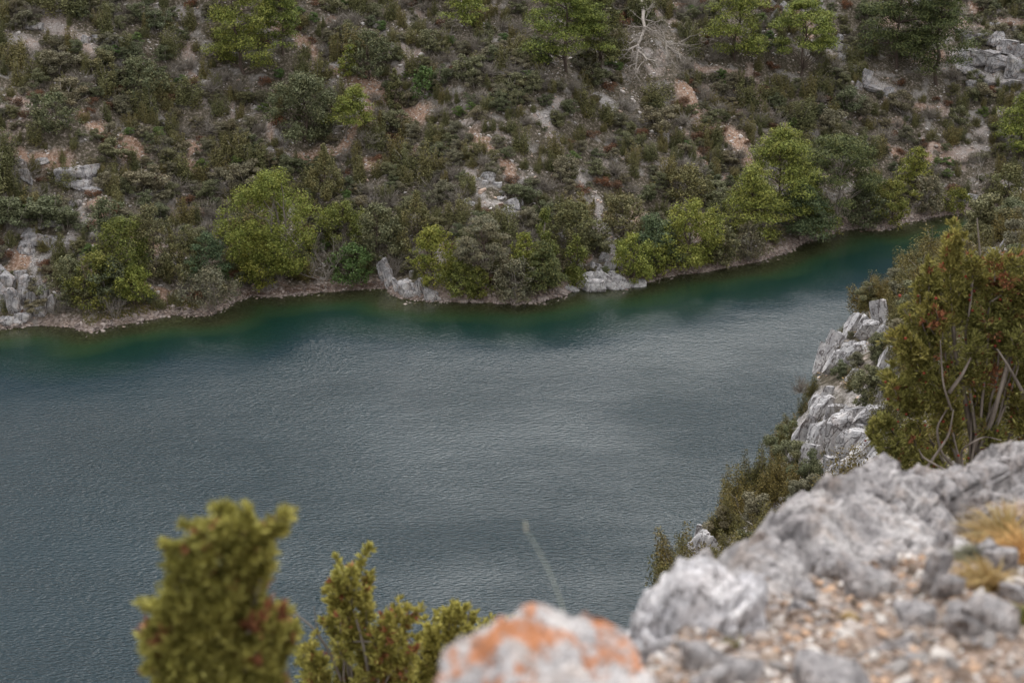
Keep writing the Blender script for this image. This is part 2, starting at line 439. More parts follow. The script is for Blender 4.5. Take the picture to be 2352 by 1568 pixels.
def bare_mask(x, y):
    b = np.zeros(x.shape); r = np.zeros(x.shape)
    wob = 0.5 * fbm(xyz(x / 2.6, y / 2.6), 2, 91)
    for P, w, red in BW:
        d, _ = poly_dist(x, y, P)
        k = np.clip(1.25 - .8 * d / (w * (1 + wob)), 0, 1)
        r = np.where(k > b, red, r); b = np.maximum(b, k)
    fl = fbm(xyz(x / 4.2, y / 3.0), 3, 171); k = np.clip((fl - .56) * 3.2, 0, .9)
    r = np.where(k > b, .5 + .5 * fbm(xyz(x / 15, y / 15), 2, 175), r); b = np.maximum(b, k)
    return b, r
BM, RM = bare_mask(XX, YY)

def terrain_mat(name, water_z=0.0):
    m, nt, out = mat(name)
    tc = N(nt, 'ShaderNodeTexCoord'); v = tc.outputs['Object']
    ab = N(nt, 'ShaderNodeAttribute', attribute_name='bare').outputs['Fac']
    ar = N(nt, 'ShaderNodeAttribute', attribute_name='red').outputs['Fac']
    ash = N(nt, 'ShaderNodeAttribute', attribute_name='shore').outputs['Fac']
    n1 = noise(nt, v, 0.35, 6, .6); n2 = noise(nt, v, 2.6, 6, .7); n3 = noise(nt, v, 9.0, 4, .7)
    litter = ramp(nt, n2, [(0.3, (.045, .038, .026)), (0.5, (.105, .090, .065)), (0.60, (.22, .185, .155)), (0.68, (.48, .40, .365))])
    red = ramp(nt, n2, [(0.3, (.17, .10, .065)), (0.5, (.33, .215, .155)), (0.66, (.50, .41, .36))])
    grav = ramp(nt, n3, [(0.35, (.17, .15, .14)), (0.5, (.36, .335, .325)), (0.65, (.55, .52, .50))])
    barec = mixc(nt, ramp(nt, N(nt, 'ShaderNodeMath', {0: ar, 1: N(nt, 'ShaderNodeMath', {0: n1, 1: 0.5}, operation='SUBTRACT').outputs[0]}, operation='ADD').outputs[0], [(0.15, 0.0), (0.75, 1.0)]), grav, red)
    rocky = ramp(nt, n1, [(0.54, 0.0), (0.66, 0.7)])
    base = mixc(nt, rocky, litter, grav)
    c = mixc(nt, ramp(nt, N(nt, 'ShaderNodeMath', {0: ab, 1: N(nt, 'ShaderNodeMath', {0: n2, 1: 0.5}, operation='SUBTRACT').outputs[0]}, operation='ADD').outputs[0], [(0.25, 0.0), (0.85, 1.0)]), base, barec)
    shorec = ramp(nt, n2, [(0.3, (.10, .075, .062)), (0.5, (.26, .20, .175)), (0.66, (.40, .335, .30))])
    c = mixc(nt, ash, c, shorec)
    bp = N(nt, 'ShaderNodeBump', {'Height': N(nt, 'ShaderNodeMath', {0: n2, 1: n3}, operation='ADD').outputs[0], 'Strength': 0.8, 'Distance': 0.15})
    d = N(nt, 'ShaderNodeBsdfPrincipled', {'Base Color': c, 'Roughness': 0.95, 'Normal': bp.outputs[0]})
    d.inputs['Specular IOR Level'].default_value = 0.1
    nt.links.new(d.outputs[0], out.inputs['Surface'])
    return m
M['terrain'] = terrain_mat('hillside_ground')
def set_attr(me, name, arr):
    a = me.attributes.new(name, 'FLOAT', 'POINT'); a.data.foreach_set('value', np.asarray(arr, np.float32).ravel())
me = mesh_np('far_hillside', np.stack([XX, YY, ZZ], -1).reshape(-1, 3), grid_faces(*XX.shape), smooth=True)
set_attr(me, 'bare', BM); set_attr(me, 'red', RM)
set_attr(me, 'shore', np.clip(1.1 - np.abs(DD - .2) / (1.3 + 1.1 * fbm(xyz(XX / 3.5, YY / 3.5), 2, 181)).clip(.35, 4), 0, 1) * (DD > -0.5) + (DD <= -.5) * .6)
link('far_hillside', me, M['terrain'], kind='structure')
# the land behind it and round it, coarse, out to the horizon
cx = np.concatenate([np.arange(-1500, -95, 60), np.arange(-95, 121, 12), np.arange(160, 1600, 60)])
cy = np.concatenate([np.arange(254, 330, 8), np.arange(330, 1800, 60)])
CX, CY = np.meshgrid(cx, cy)
CZ = far_h(CX, CY, np.minimum(shore_d(CX, CY), 400)) - 0.6 * (CY < 262) - 1.0
CZ = np.where(shore_d(CX, CY) > 140, CZ * 0 + np.minimum(CZ, 92 + 4 * fbm(xyz(CX / 90, CY / 90), 3, 9)), CZ)
me = mesh_np('plateau', np.stack([CX, CY, CZ], -1).reshape(-1, 3), grid_faces(*CX.shape), smooth=True)
set_attr(me, 'bare', CX * 0); set_attr(me, 'red', CX * 0); set_attr(me, 'shore', CX * 0)
link('plateau', me, M['terrain'], kind='structure')

# ------------------------------------------------------------------ river water
def water_mat():
    m, nt, out = mat('river_water')
    tc = N(nt, 'ShaderNodeTexCoord'); v = tc.outputs['Object']
    dep = N(nt, 'ShaderNodeAttribute', attribute_name='depth').outputs['Fac']
    # ripples: long crests across the river, shorter chop riding on them
    m1 = N(nt, 'ShaderNodeMapping', {'Vector': v, 'Rotation': (0, 0, math.radians(9)), 'Scale': (0.55, 1.0, 1)})
    m2 = N(nt, 'ShaderNodeMapping', {'Vector': v, 'Rotation': (0, 0, math.radians(-14)), 'Scale': (0.5, 1.0, 1)})
    a = noise(nt, m1.outputs[0], 3.5, 3, .6); b = noise(nt, m2.outputs[0], 5.5, 3, .6); cc = noise(nt, m1.outputs[0], 0.5, 2, .5)
    h = N(nt, 'ShaderNodeMath', {0: b, 1: 0.45}, operation='MULTIPLY')
    h = N(nt, 'ShaderNodeMath', {0: a, 1: h.outputs[0]}, operation='ADD')
    h = N(nt, 'ShaderNodeMath', {0: h.outputs[0], 1: N(nt, 'ShaderNodeMath', {0: cc, 1: 0.7}, operation='MULTIPLY').outputs[0]}, operation='ADD')
    # gusts: calm near the far bank, rougher patches in mid-stream
    g = noise(nt, N(nt, 'ShaderNodeMapping', {'Vector': v, 'Scale': (.7, 1.0, 1)}).outputs[0], 0.045, 3, .5)
    calm = ramp(nt, N(nt, 'ShaderNodeMath', {0: dep, 1: 19.0}, operation='DIVIDE').outputs[0], [(0.0, 0.10), (0.45, 0.28), (1.0, 1.0)])
    st = N(nt, 'ShaderNodeMath', {0: ramp(nt, N(nt, 'ShaderNodeMath', {0: g, 1: N(nt, 'ShaderNodeMath', {0: noise(nt, N(nt, 'ShaderNodeMapping', {'Vector': v, 'Rotation': (0, 0, .5), 'Scale': (.35, 1.2, 1)}).outputs[0], .16, 2, .5), 1: .35}, operation='MULTIPLY').outputs[0]}, operation='ADD').outputs[0], [(0.48, 0.42), (0.78, 1.0)]), 1: calm}, operation='MULTIPLY')
    bp = N(nt, 'ShaderNodeBump', {'Height': h.outputs[0], 'Strength': st.outputs[0], 'Distance': 0.21})
    fr = N(nt, 'ShaderNodeFresnel', {'IOR': 1.335, 'Normal': bp.outputs[0]})
    gl = N(nt, 'ShaderNodeBsdfGlossy', {'Color': (1, 1, 1, 1), 'Roughness': 0.13, 'Normal': bp.outputs[0]})
    body = ramp(nt, N(nt, 'ShaderNodeMath', {0: dep, 1: 9.0}, operation='DIVIDE').outputs[0],
                [(0.0, (.050, .050, .026)), (0.2, (.019, .038, .017)), (0.45, (.004, .020, .014)), (0.7, (.004, .019, .018)), (1.0, (.004, .018, .026))])
    di = N(nt, 'ShaderNodeBsdfDiffuse', {'Color': body})
    tr = N(nt, 'ShaderNodeBsdfTransparent', {'Color': (.50, .58, .40, 1)})
    shal = ramp(nt, N(nt, 'ShaderNodeMath', {0: dep, 1: 4.0}, operation='DIVIDE').outputs[0], [(0.0, 0.85), (0.3, 0.40), (0.6, 0.08), (1.0, 0.0)])
    b1 = N(nt, 'ShaderNodeMixShader', {0: shal, 1: di.outputs[0], 2: tr.outputs[0]})
    mx = N(nt, 'ShaderNodeMixShader', {0: fr.outputs[0], 1: b1.outputs[0], 2: gl.outputs[0]})
    nt.links.new(mx.outputs[0], out.inputs['Surface'])
    return m
wx = np.concatenate([[-1500, -600, -250], np.arange(-130, 150, 1.25), [250, 600, 1500]])
wy = np.concatenate([[-1500, -400, -60, -20], np.arange(0, 128, 2.5), np.arange(128, 215, 0.8), [240, 262]])
WX, WY = np.meshgrid(wx, wy)
wd = np.maximum(-shore_d(WX, WY), 0)
depth = wd * .30 + np.maximum(wd - 3, 0) * .38 + .5 * fbm(xyz(WX / 7, WY / 4), 3, 61) * np.clip(wd / 4, 0, 1)
me = mesh_np('river', np.stack([WX, WY, WX * 0], -1).reshape(-1, 3), grid_faces(*WX.shape))
set_attr(me, 'depth', np.clip(depth, 0, 20))
M['water'] = water_mat()
link('river', me, M['water'], kind='structure')
me = mesh_np('river_bed', np.array([[-1500, -1500, -9.2], [1500, -1500, -9.2], [1500, 262, -9.2], [-1500, 262, -9.2]], float), np.array([[0, 1, 2, 3]]))
link('river_bed', me, M['shorerock'], kind='structure')

# ------------------------------------------------------------------ the near bank
E = np.array([(-120, 9, 54.0), (-40, 8, 55.0), (-6, 6.2, 55.0), (0.6, 6.4, 55.0), (1.6, 11, 51.6), (3.4, 20, 46.0), (5.2, 30, 40.4)])
e2 = []
for px, py, Y in [(1560, 1310, 44), (1590, 1240, 47), (1680, 1150, 49), (1790, 1060, 51), (1840, 960, 54), (1870, 880, 57), (1900, 800, 62), (1950, 730, 66), (2000, 680, 71), (2110, 610, 80), (2200, 575, 88), (2270, 530, 95), (2352, 468, 103)]:
    e2.append(PY(px, py + 14, Y))
E = np.vstack([E, np.array(e2)])
E = np.vstack([E, [[E[-1, 0] + 25, 128, 27], [120, 140, 26]]])
def near_h(x, y):
    d, t = poly_dist(x, y, E[:, :2])
    i = np.clip(t.astype(int), 0, len(E) - 2); f = t - i
    a = E[i]; b = E[i + 1]
    side = y - np.interp(x, E[:, 0], E[:, 1])
    ze = a[..., 2] + (b[..., 2] - a[..., 2]) * f
    p = xyz(x, y)
    far = np.clip((y - 12) / 20, 0, 1)
    nz = far * (1.0 * fbm(p / 9, 3, 71) + .5 * fbm(p / 2.5, 3, 72) + 0.5 * ridged(p / 5, 2, 75)) + .12 * fbm(p / .7, 3, 73)
    ins = ze + np.minimum(d, 45) * np.interp(y, [0, 8, 16, 30, 60, 110], [0.08, .08, .25, 0.60, 0.62, .5]) + nz * np.clip(d / 5, .05, 1)
    ins = np.minimum(ins, np.where(y < 12, 58.2 + .1 * nz, 1e9))
    outs = ze - d * 3.2 - np.clip(d, 0, 2) * 1.0 + nz * 1.2 * np.clip(d, 0, 1)
    return np.maximum(np.where(side < 0, ins, outs), -9)
NX0, NY0, NS = -12.0, -6.0, 0.4
nx = np.arange(NX0, 72, NS); ny = np.arange(NY0, 132, NS)
NXX, NYY = np.meshgrid(nx, ny)
NZ = near_h(NXX, NYY)
def near_z(x, y): return sample(NZ, np.asarray(x, float), np.asarray(y, float), NX0, NY0, NS)
def near_hit(px, py):
    px = np.atleast_1d(np.asarray(px, float)); py = np.atleast_1d(np.asarray(py, float))
    d = ray(px, py); d = d / d[:, 1:2]
    ys = np.arange(5, 131, 0.2)
    pts = np.array([0, 0, CAMZ]) + d[:, None] * ys[None, :, None]
    under = pts[..., 2] < near_z(pts[..., 0], pts[..., 1])
    idx = np.where(under.any(1), under.argmax(1), -1)
    out = pts[np.arange(len(px)), idx]
    out[idx < 0] = np.nan
    return out
me = mesh_np('near_bank', np.stack([NXX, NYY, NZ], -1).reshape(-1, 3), grid_faces(*NXX.shape), smooth=True)
nb = np.clip(.5 + fbm(xyz(NXX / 3, NYY / 3), 3, 88), 0, 1)
set_attr(me, 'bare', nb); set_attr(me, 'red', np.clip(.10 + .5 * fbm(xyz(NXX / 6, NYY / 6), 2, 89), 0, 1)); set_attr(me, 'shore', NXX * 0)
link('near_bank', me, M['terrain'], kind='structure')
fx = np.concatenate([np.arange(-600, -12, 30), [-12.0], np.arange(-11, 72, 9), [72], np.arange(80, 640, 30)]); fy = np.concatenate([np.arange(-600, -6, 33), [-6.0], [10, 40, 80, 128]])
FX, FY = np.meshgrid(fx, fy); FZ = near_h(FX, FY) - 1.2
inside = (FX > -11.5) & (FX < 71) & (FY > -5)
FZ = np.where(inside, FZ - 14, FZ)
me = mesh_np('near_plateau', np.stack([FX, FY, FZ], -1).reshape(-1, 3), grid_faces(*FX.shape), smooth=True)
set_attr(me, 'bare', FX * 0 + .4); set_attr(me, 'red', FX * 0 + .4); set_attr(me, 'shore', FX * 0)
link('near_plateau', me, M['terrain'], kind='structure')

# ------------------------------------------------------------------ builders: rocks
def rock_mesh(name, dims, seed, sub=4, cuts=14, rough=0.10, box=0.6, freq=1.6, smooth=True, ridges=0.0, pit=0.0):
    """a limestone block: sphere squared up, cut by random planes, then weathered"""
    rng = np.random.RandomState(seed)
    v, f = ico(sub)
    v = v.copy()
    e = 1 - box
    v = np.sign(v) * np.abs(v) ** max(e, .25)
    v /= np.maximum(np.abs(v).max(1), .6)[:, None] * .5 + .5
    for _ in range(cuts):
        n = rng.normal(size=3); n /= np.linalg.norm(n)
        dcut = rng.uniform(.55 if cuts < 9 else .62, .9)
        s = v @ n - dcut
        v = v - np.where(s > 0, s, 0)[:, None] * n
    v = v * (np.asarray(dims) / 2)
    ln = max(dims)
    nn = v / (np.linalg.norm(v, axis=1)[:, None] + 1e-9)
    p = v / ln * freq * 2 + seed * 3.7
    h = rough * fbm(p, 5, seed, .58)
    if ridges: h = h + ridges * ridged(p * np.array([1.2, 1.2, .45]), 3, seed + 3)
    if pit: h = h - pit * np.clip(fbm(p * 3.2, 3, seed + 8) - .1, 0, 1)
    v = v + nn * (h * min(dims) * .5)[:, None]
    return mesh_np(name, v, f, smooth=smooth)

def slab_cluster(tag_name, items, label, cat, hit, matk, group=None, tilt=-18, sub=4, part='slab', Yoff=0.0, seed=1, deep=.8, yaw=0.0):
    """an outcrop: one thing, each block a part. items: (cx, cy, w, h[, tilt])"""
    root = None
    for i, it in enumerate(items):
        cx_, cy_, w, h = it[:4]; tl = it[4] if len(it) > 4 else tilt
        p = hit(cx_, cy_ + h * .25)[0]
        if np.isnan(p[0]): continue
        p = PY(cx_, cy_, p[1] + Yoff)
        s = float(msize(p))
        if root is None:
            root = empty(tag_name, p, label, cat, group)
        rng = np.random.RandomState(seed * 31 + i)
        me = rock_mesh(part, (w * s * (1.5 if matk == 'rockw' else 1.2), max(w, h * .5) * s * deep, h * s * 1.18), seed * 57 + i, sub=sub, cuts=8, rough=.15, box=.80, ridges=.12, pit=.25, smooth=False)
        o = link(part, me, M[matk], parent=root)
        o.location = Vector(p) - root.location
        o.rotation_euler = (math.radians(rng.uniform(-12, 6)), math.radians(-tl), math.radians(yaw + rng.uniform(-14, 14)))
    return root

# ------------------------------------------------------------------ builders: foliage
def leafset(geo, C, Rr, n, size, rng, m=0, up=.4, shell=.28, aspect=.6, jit=.5, along=0.0, lo=-1.0):
    """n leaf-sized quads through the outer part of the blobs C (centres) with radii Rr (k,3)"""
    C = np.asarray(C, float); Rr = np.asarray(Rr, float)
    w = Rr[:, 0] * Rr[:, 1] + Rr[:, 0] * Rr[:, 2]; w /= w.sum()
    k = rng.choice(len(C), n, p=w)
    d = rng.normal(size=(n, 3)); d /= np.linalg.norm(d, axis=1)[:, None]
    d[:, 2] = np.where(d[:, 2] < lo, -d[:, 2], d[:, 2])
    r = 1 - np.abs(rng.normal(0, shell, n)); r = np.clip(r, .15, 1.12)
    p = C[k] + d * Rr[k] * r[:, None]
    nrm = d + np.array([0, 0, up]) + rng.normal(0, jit, (n, 3)); nrm /= np.linalg.norm(nrm, axis=1)[:, None]
    t = rng.normal(size=(n, 3)) * (1 - along) + (d + np.array([0, 0, .6])) * along * 2
    if along > .7: nrm = rng.normal(size=(n, 3))
    b = np.cross(nrm, t); b /= np.linalg.norm(b, axis=1)[:, None] + 1e-9
    t = np.cross(b, nrm); t /= np.linalg.norm(t, axis=1)[:, None] + 1e-9
    s = size * rng.uniform(.55, 1.35, n)[:, None] * .5
    t = t * s; b = b * s * aspect
    q = np.stack([p - t * .9, p - b * .9 + t * .1, p + t * 1.1, p + b * .9 + t * .1], 1)
    geo.add(q, np.arange(n * 4).reshape(-1, 4), m)

def branch(geo, p, d, ln, r, depth, rng, m=0, sides=5, spread=.6, kids=(2, 4), up=.15, bend=.18, tips=None):
    d = d / np.linalg.norm(d)
    n = 5
    pts = [p]; dd = d.copy()
    for i in range(n):
        dd = dd + rng.normal(0, bend, 3) + np.array([0, 0, up * .3]); dd /= np.linalg.norm(dd)
        pts.append(pts[-1] + dd * ln / n)
    pts = np.array(pts)
    tube(geo, pts, np.linspace(r, r * .45, n + 1), sides, m)
    if tips is not None and depth == 0: tips.append(pts[-1])
    if depth > 0:
        for _ in range(rng.randint(kids[0], kids[1] + 1)):
            t = rng.uniform(.35, 1.0); q = pts[min(n, int(t * n + .5))]
            nd = dd + rng.normal(0, spread, 3) + np.array([0, 0, up])
            branch(geo, q, nd, ln * rng.uniform(.5, .75), r * .5, depth - 1, rng, m, max(3, sides - 1), spread, kids, up, bend, tips)

def shrub_geo(kind, seed):
    """unit shrub: height 1, width about 1"""
    rng = np.random.RandomState(seed); g = Geo()
    mats = []
    if kind in ('juniper', 'juniper_tall', 'mastic', 'bright', 'rust', 'oliveb', 'yellow'):
        C, Rr = [], []
        if kind.startswith('juniper'):
            k = rng.randint(11, 17)
            for i in range(k):
                a = rng.uniform(0, 2 * np.pi); rr = rng.uniform(0, .34) ** 1
                hh = rng.uniform(.55, .95) * (1 - rr * .7)
                if kind == 'juniper_tall': rr *= .7; hh *= 1.05
                for t in np.linspace(.25, 1, 4):
                    C.append([math.cos(a) * rr * (.7 + .4 * t), math.sin(a) * rr * (.7 + .4 * t), hh * t - .06]); q = .155 * (1.15 - t * .66); Rr.append([q, q, q * 1.25])
            n = 4600; sz = .042; al = .5; asp = .5
        elif kind == 'rust':
            for i in range(7):
                a = rng.uniform(0, 6.28); C.append([math.cos(a) * .25, math.sin(a) * .25, rng.uniform(.2, .6)]); Rr.append([.22, .22, .28])
            n = 700; sz = .12; al = .6; asp = .3
        else:
            k = rng.randint(30, 44)
            for i in range(k):
                a = rng.uniform(0, 6.28); rr = rng.uniform(0, .36); z = rng.uniform(.22, .86) * (1 - (rr * 1.5) ** 2 * .5)
                q = rng.uniform(.07, .14); C.append([math.cos(a) * rr, math.sin(a) * rr, z]); Rr.append([q, q, q * .85])
            n = 4200; sz = .042; al = .15; asp = .6
        leafset(g, C, Rr, n, sz, rng, 0, aspect=asp, along=al, up=.35)
        # dark twiggy heart and a few bare twigs poking out
        for i in range(10):
            a = rng.uniform(0, 6.28); q = C[rng.randint(len(C))]
            tube(g, curve_pts((0, 0, -.05), np.array(q) + np.array([0, 0, .12]), 4, .35, rng), np.linspace(.014, .004, 4), 3, 1)
        mk = {'juniper_tall': 'juniper'}.get(kind, kind)
        mats = [M[mk], M['greytwig']]
    else:                                   # bare grey twig bush
        for i in range(60):
            a = rng.uniform(0, 6.28); e = rng.uniform(.25, 1.45)
            d = np.array([math.cos(a) * math.cos(e), math.sin(a) * math.cos(e), math.sin(e)])
            ln = rng.uniform(.45, .95) * (.55 + .45 * math.sin(e))
            pts = curve_pts((0, 0, 0), d * ln, 4, .5, rng)
            tube(g, pts, np.linspace(.014, .005, 4), 3, 1)
            for j in range(5):
                q = pts[rng.randint(1, 4)]; d2 = d + rng.normal(0, .5, 3)
                tube(g, np.array([q, q + d2 * .1 + [0, 0, .02], q + d2 * .22 + [0, 0, .05]]), [.007, .005, .003], 3, 1)
        C = [[math.cos(a) * .25, math.sin(a) * .25, .5] for a in np.linspace(0, 5, 6)]
        leafset(g, C, [[.22, .22, .3]] * 6, 260, .045, rng, 0, aspect=.5)
        mats = [M['oliveb'], M['greytwig']]
    me = g.mesh(kind + '_shrub')
    for m_ in mats: me.materials.append(m_)
    return me

def crown_spec(kind, H, W, rng):
    """blob centres and radii for a crown of height H and width W on a trunk starting at 0"""
    C, Rr = [], []
    R = W / 2
    if kind in ('pine', 'darkpine', 'bluepine'):
        k = int(60 + 14 * H / max(W, .1))
        for i in range(k):
            t = rng.uniform(0.0, 1) ** .85
            z = H * (.12 + .84 * t)
            prof = R * (1.0 - .80 * t ** 1.6) * (1 if t > .08 else .8)
            a = rng.uniform(0, 6.28); rr = prof * rng.uniform(.25, .92) 
            q = R * rng.uniform(.20, .36) * (1 - .35 * t)
            C.append([math.cos(a) * rr, math.sin(a) * rr, z + rng.normal(0, .02 * H)]); Rr.append([q * 1.15, q * 1.15, q * .62])
        C.append([0, 0, H * .93]); Rr.append([R * .2, R * .2, R * .22])
    elif kind == 'dome':
        for i in range(46):
            a = rng.uniform(0, 6.28); e = math.asin(rng.uniform(-.15, 1)); rr = R * rng.uniform(.55, .86)
            C.append([math.cos(a) * math.cos(e) * rr, math.sin(a) * math.cos(e) * rr, H * .42 + math.sin(e) * H * .52]); q = R * rng.uniform(.18, .3); Rr.append([q, q, q * .6])
    elif kind == 'cone':
        for i in range(44):
            t = rng.uniform(0, 1); a = rng.uniform(0, 6.28); rr = R * (1 - t) * rng.uniform(.4, .95)
            q = R * rng.uniform(.18, .3) * (1.05 - .6 * t); C.append([math.cos(a) * rr, math.sin(a) * rr, H * (.06 + .88 * t)]); Rr.append([q, q, q * 1.3])
    elif kind == 'tall':
        for i in range(26):
            t = rng.uniform(.1, 1); a = rng.uniform(0, 6.28); rr = R * (1.05 - .85 * t) * rng.uniform(.2, .9)
            q = R * rng.uniform(.2, .34) * (1.1 - .5 * t); C.append([math.cos(a) * rr, math.sin(a) * rr, H * t * .94]); Rr.append([q, q, q * 1.3])
    else:                                       # broadleaf: many uneven heads on ascending limbs
        k = 130
        a0, a1, a2 = rng.uniform(0, 6.28, 3)
        for i in range(k):
            a = rng.uniform(0, 6.28); t = rng.uniform(0, 1)
            prof = R * (math.sin(math.pi * min(1, .18 + t * .78)) ** .7) * .86 * (1 + .22 * math.sin(2 * a + a0 + 5 * t) + .16 * math.sin(3 * a + a1 - 7 * t) + .10 * math.sin(11 * t + a2))
            rr = prof * rng.uniform(.15, 1) ** .6
            q = R * rng.uniform(.08, .20); C.append([math.cos(a) * rr, math.sin(a) * rr, H * (.09 + .83 * t)]); Rr.append([q, q, q * .85])
    return np.array(C), np.array(Rr)

HERO = []
LANDMARKS = []
def tree(name, form, matk, cx_, top, bot, w, label, cat, lean=0.0, dens=1.0, trunkk='bark', group=None, seed=None, hit=far_hit, leaf=None, trunks=1, Yoff=0, low=0.0, sparse=None):
    p = hit(cx_, bot)[0]
    if hit is far_hit and p[2] < .15:
        yy = p[1]
        while far_z(p[0], yy) < .3: yy += .3
        p = np.array([p[0], yy, far_z(p[0], yy)])
    if Yoff: p = PY(cx_, bot, p[1] + Yoff)
    s = float(msize(p)); H = (bot - top) * s / math.cos(PITCH - .05); W = w * s
    seed = seed or int(abs(cx_) * 7 + abs(top) * 3)
    rng = np.random.RandomState(seed)
    root = empty(name, (p[0], p[1], p[2] - .1), label, cat, group)
    C, Rr = crown_spec(form, H * 1.05, W * 1.32, rng)
    if low: C[:, 2] = low * H + C[:, 2] * (1 - low)
    C[:, 0] += lean * C[:, 2]
    area = (w * K) * ((bot - top) * K)
    W *= 1.12; n = int(np.clip(area * 2.7 * dens, 1800, 30000))
    ls = leaf or max(.18, 2.2 * s / K)
    g = Geo()
    if form in ('pine', 'darkpine', 'bluepine', 'dome'):
        leafset(g, C, Rr, n, ls * 1.25, rng, 0, aspect=.34, along=.55, up=.5, shell=.35, lo=-.35)
    elif form in ('cone',):
        leafset(g, C, Rr, n, ls, rng, 0, aspect=.45, along=.5, up=.4)
    else:
        leafset(g, C, Rr * 1.25, n, ls * .92, rng, 0, aspect=.7, up=.4, shell=.5)
    link('crown', g.mesh('crown'), M[matk], parent=root)
    g = Geo()
    r0 = max(.07, H * .018)
    for tnk in range(trunks):
        off = rng.normal(0, .25 * (trunks > 1), 3) * [1, 1, 0]
        top_p = np.array([lean * H * .9, 0, H * .9]) + off * 3
        base = off * 1.0
        tr = curve_pts(base, top_p, 9, .18, rng)
        tube(g, tr, np.linspace(r0, r0 * .2, 9), 7, 0)
        for i in rng.choice(len(C), min(len(C), 26 // trunks), replace=False):
            q = C[i]; zz = max(.04 * H, q[2] - np.hypot(q[0], q[1]) * (.7 if form not in ('pine', 'darkpine', 'bluepine') else .15))
            j = int(np.clip(zz / (H * .9) * 8, 0, 8)); 
            tube(g, curve_pts(tr[j], q, 6, .22, rng), np.linspace(r0 * .38, r0 * .08, 6), 4, 0)
    link('trunk', g.mesh('trunk', True), M[trunkk], parent=root)
    HERO.append((cx_, top, bot, w))
    return root

# ------------------------------------------------------------------ trees of the far bank (photo-view pixels: centre, top, foot, width)
T = tree
T('pine_tree', 'pine', 'pine', 562, -60, 172, 150, 'tall bright green pine on the upper slope, left one of a touching pair', 'pine tree', dens=1.2)
T('pine_tree', 'pine', 'pine', 650, -40, 130, 110, 'lighter green pine leaning against the taller pine at the upper slope', 'pine tree')
T('pine_tree', 'pine', 'yellow', 785, 108, 182, 48, 'small yellow-green pine sapling beside the grey-green holm oak', 'pine tree', lean=.3)
T('pine_tree', 'pine', 'yellow', 792, 205, 325, 95, 'leaning yellow-green young pine with bare lower branches above the earthy clearing', 'pine tree', lean=.22, low=.25, trunkk='palebark')
T('pine_tree', 'darkpine', 'pine', 1065, -40, 70, 100, 'pine with flat bright sprays at the top edge uphill of the big thicket', 'pine tree')
T('pine_tree', 'pine', 'pine', 1300, -70, 165, 165, 'large bright pine immediately uphill left of the fallen white tree', 'pine tree', dens=1.2)
T('pine_tree', 'darkpine', 'darkpine', 1378, -60, 165, 88, 'dark green pine touching the crown of the fallen white tree', 'pine tree', dens=1.2)
T('pine_tree', 'pine', 'pine', 1690, -60, 145, 145, 'broad pine between the fallen white tree and the round-headed pine', 'pine tree')
T('pine_tree', 'dome', 'pine', 1838, 16, 175, 140, 'round-headed bright pine standing alone below pale rocks', 'pine tree', dens=1.2)
T('pine_tree', 'darkpine', 'darkpine', 2060, -60, 160, 180, 'wide dark pine with drooping sprays left of the grey rock ledges', 'pine tree', dens=1.2)
T('pine_tree', 'pine', 'darkpine', 2150, -50, 195, 150, 'dull dark pine leaning over the left end of the grey ledges', 'pine tree')
T('pine_tree', 'pine', 'pine', 1785, 308, 510, 185, 'big bright pine on the shore with a pointed top, tallest by the bend', 'pine tree', dens=1.3)
T('pine_tree', 'pine', 'pine', 1725, 395, 555, 140, 'spreading green pine at the left foot of the pointed shore pine', 'pine tree')
T('pine_tree', 'darkpine', 'bluepine', 1835, 430, 552, 140, 'low layered pine whose boughs hang towards the water at the bend', 'pine tree')
T('pine_tree', 'dome', 'darkpine', 1920, 322, 515, 170, 'rounded dark olive pine right of the pointed shore pine', 'pine tree', dens=1.2, trunkk='palebark')
T('pine_tree', 'pine', 'pine', 2098, 345, 455, 90, 'bright young pine above the grey mounded bush at the bend', 'pine tree')
T('pine_tree', 'pine', 'pine', 2335, 228, 360, 120, 'vivid green pine at the right edge above the river bend', 'pine tree')
T('juniper_tree', 'cone', 'juniper', 748, 335, 460, 92, 'pointed olive juniper tree behind the big yellow tree', 'juniper tree', dens=1.3)
T('pine_tree', 'bluepine', 'bluepine', 480, 540, 645, 95, 'soft blue-green pine above the twiggy bush that hangs over the water', 'pine tree')
T('pine_tree', 'bluepine', 'darkpine', 1245, 560, 668, 95, 'dark green fir-like pine on the rocky point', 'pine tree', dens=1.4)
T('pine_tree', 'dome', 'oliveb', 1110, 500, 650, 110, 'dull reddish-green pine behind the bare white sapling', 'pine tree')
T('pine_tree', 'darkpine', 'bluepine', 1500, 500, 608, 120, 'blue-green layered pine between two yellow shore trees', 'pine tree', dens=1.2)
T('holm_oak', 'broad', 'mastic', 700, 178, 325, 145, 'large bushy green holm oak beside the leaning young pine', 'oak tree', dens=1.3)
T('holm_oak', 'broad', 'mastic', 850, 75, 185, 88, 'grey-green holm oak above the earthy clearing', 'oak tree')
T('shrub_tree', 'cone', 'juniper', 908, 160, 250, 55, 'dark dense upright bush standing right of the white gravel strip', 'bush', dens=1.4)
T('poplar_tree', 'broad', 'yellow', 640, 398, 640, 185, 'big yellow-green poplar on the shore, tallest tree by the cove', 'poplar tree', dens=1.1, trunkk='palebark', trunks=3)
T('poplar_tree', 'broad', 'yellow', 600, 530, 660, 110, 'lower olive-yellow poplar leaning out at the left foot of the big poplar', 'poplar tree', trunkk='palebark', trunks=2)
T('ash_tree', 'broad', 'palegreen', 228, 578, 700, 115, 'olive-green shore tree just behind the brighter low tree', 'ash tree', trunks=2)
T('ash_tree', 'broad', 'yellow', 312, 612, 706, 88, 'small bright yellow-green tree with forked trunk on the grassy shore', 'ash tree', trunks=2, low=.2)
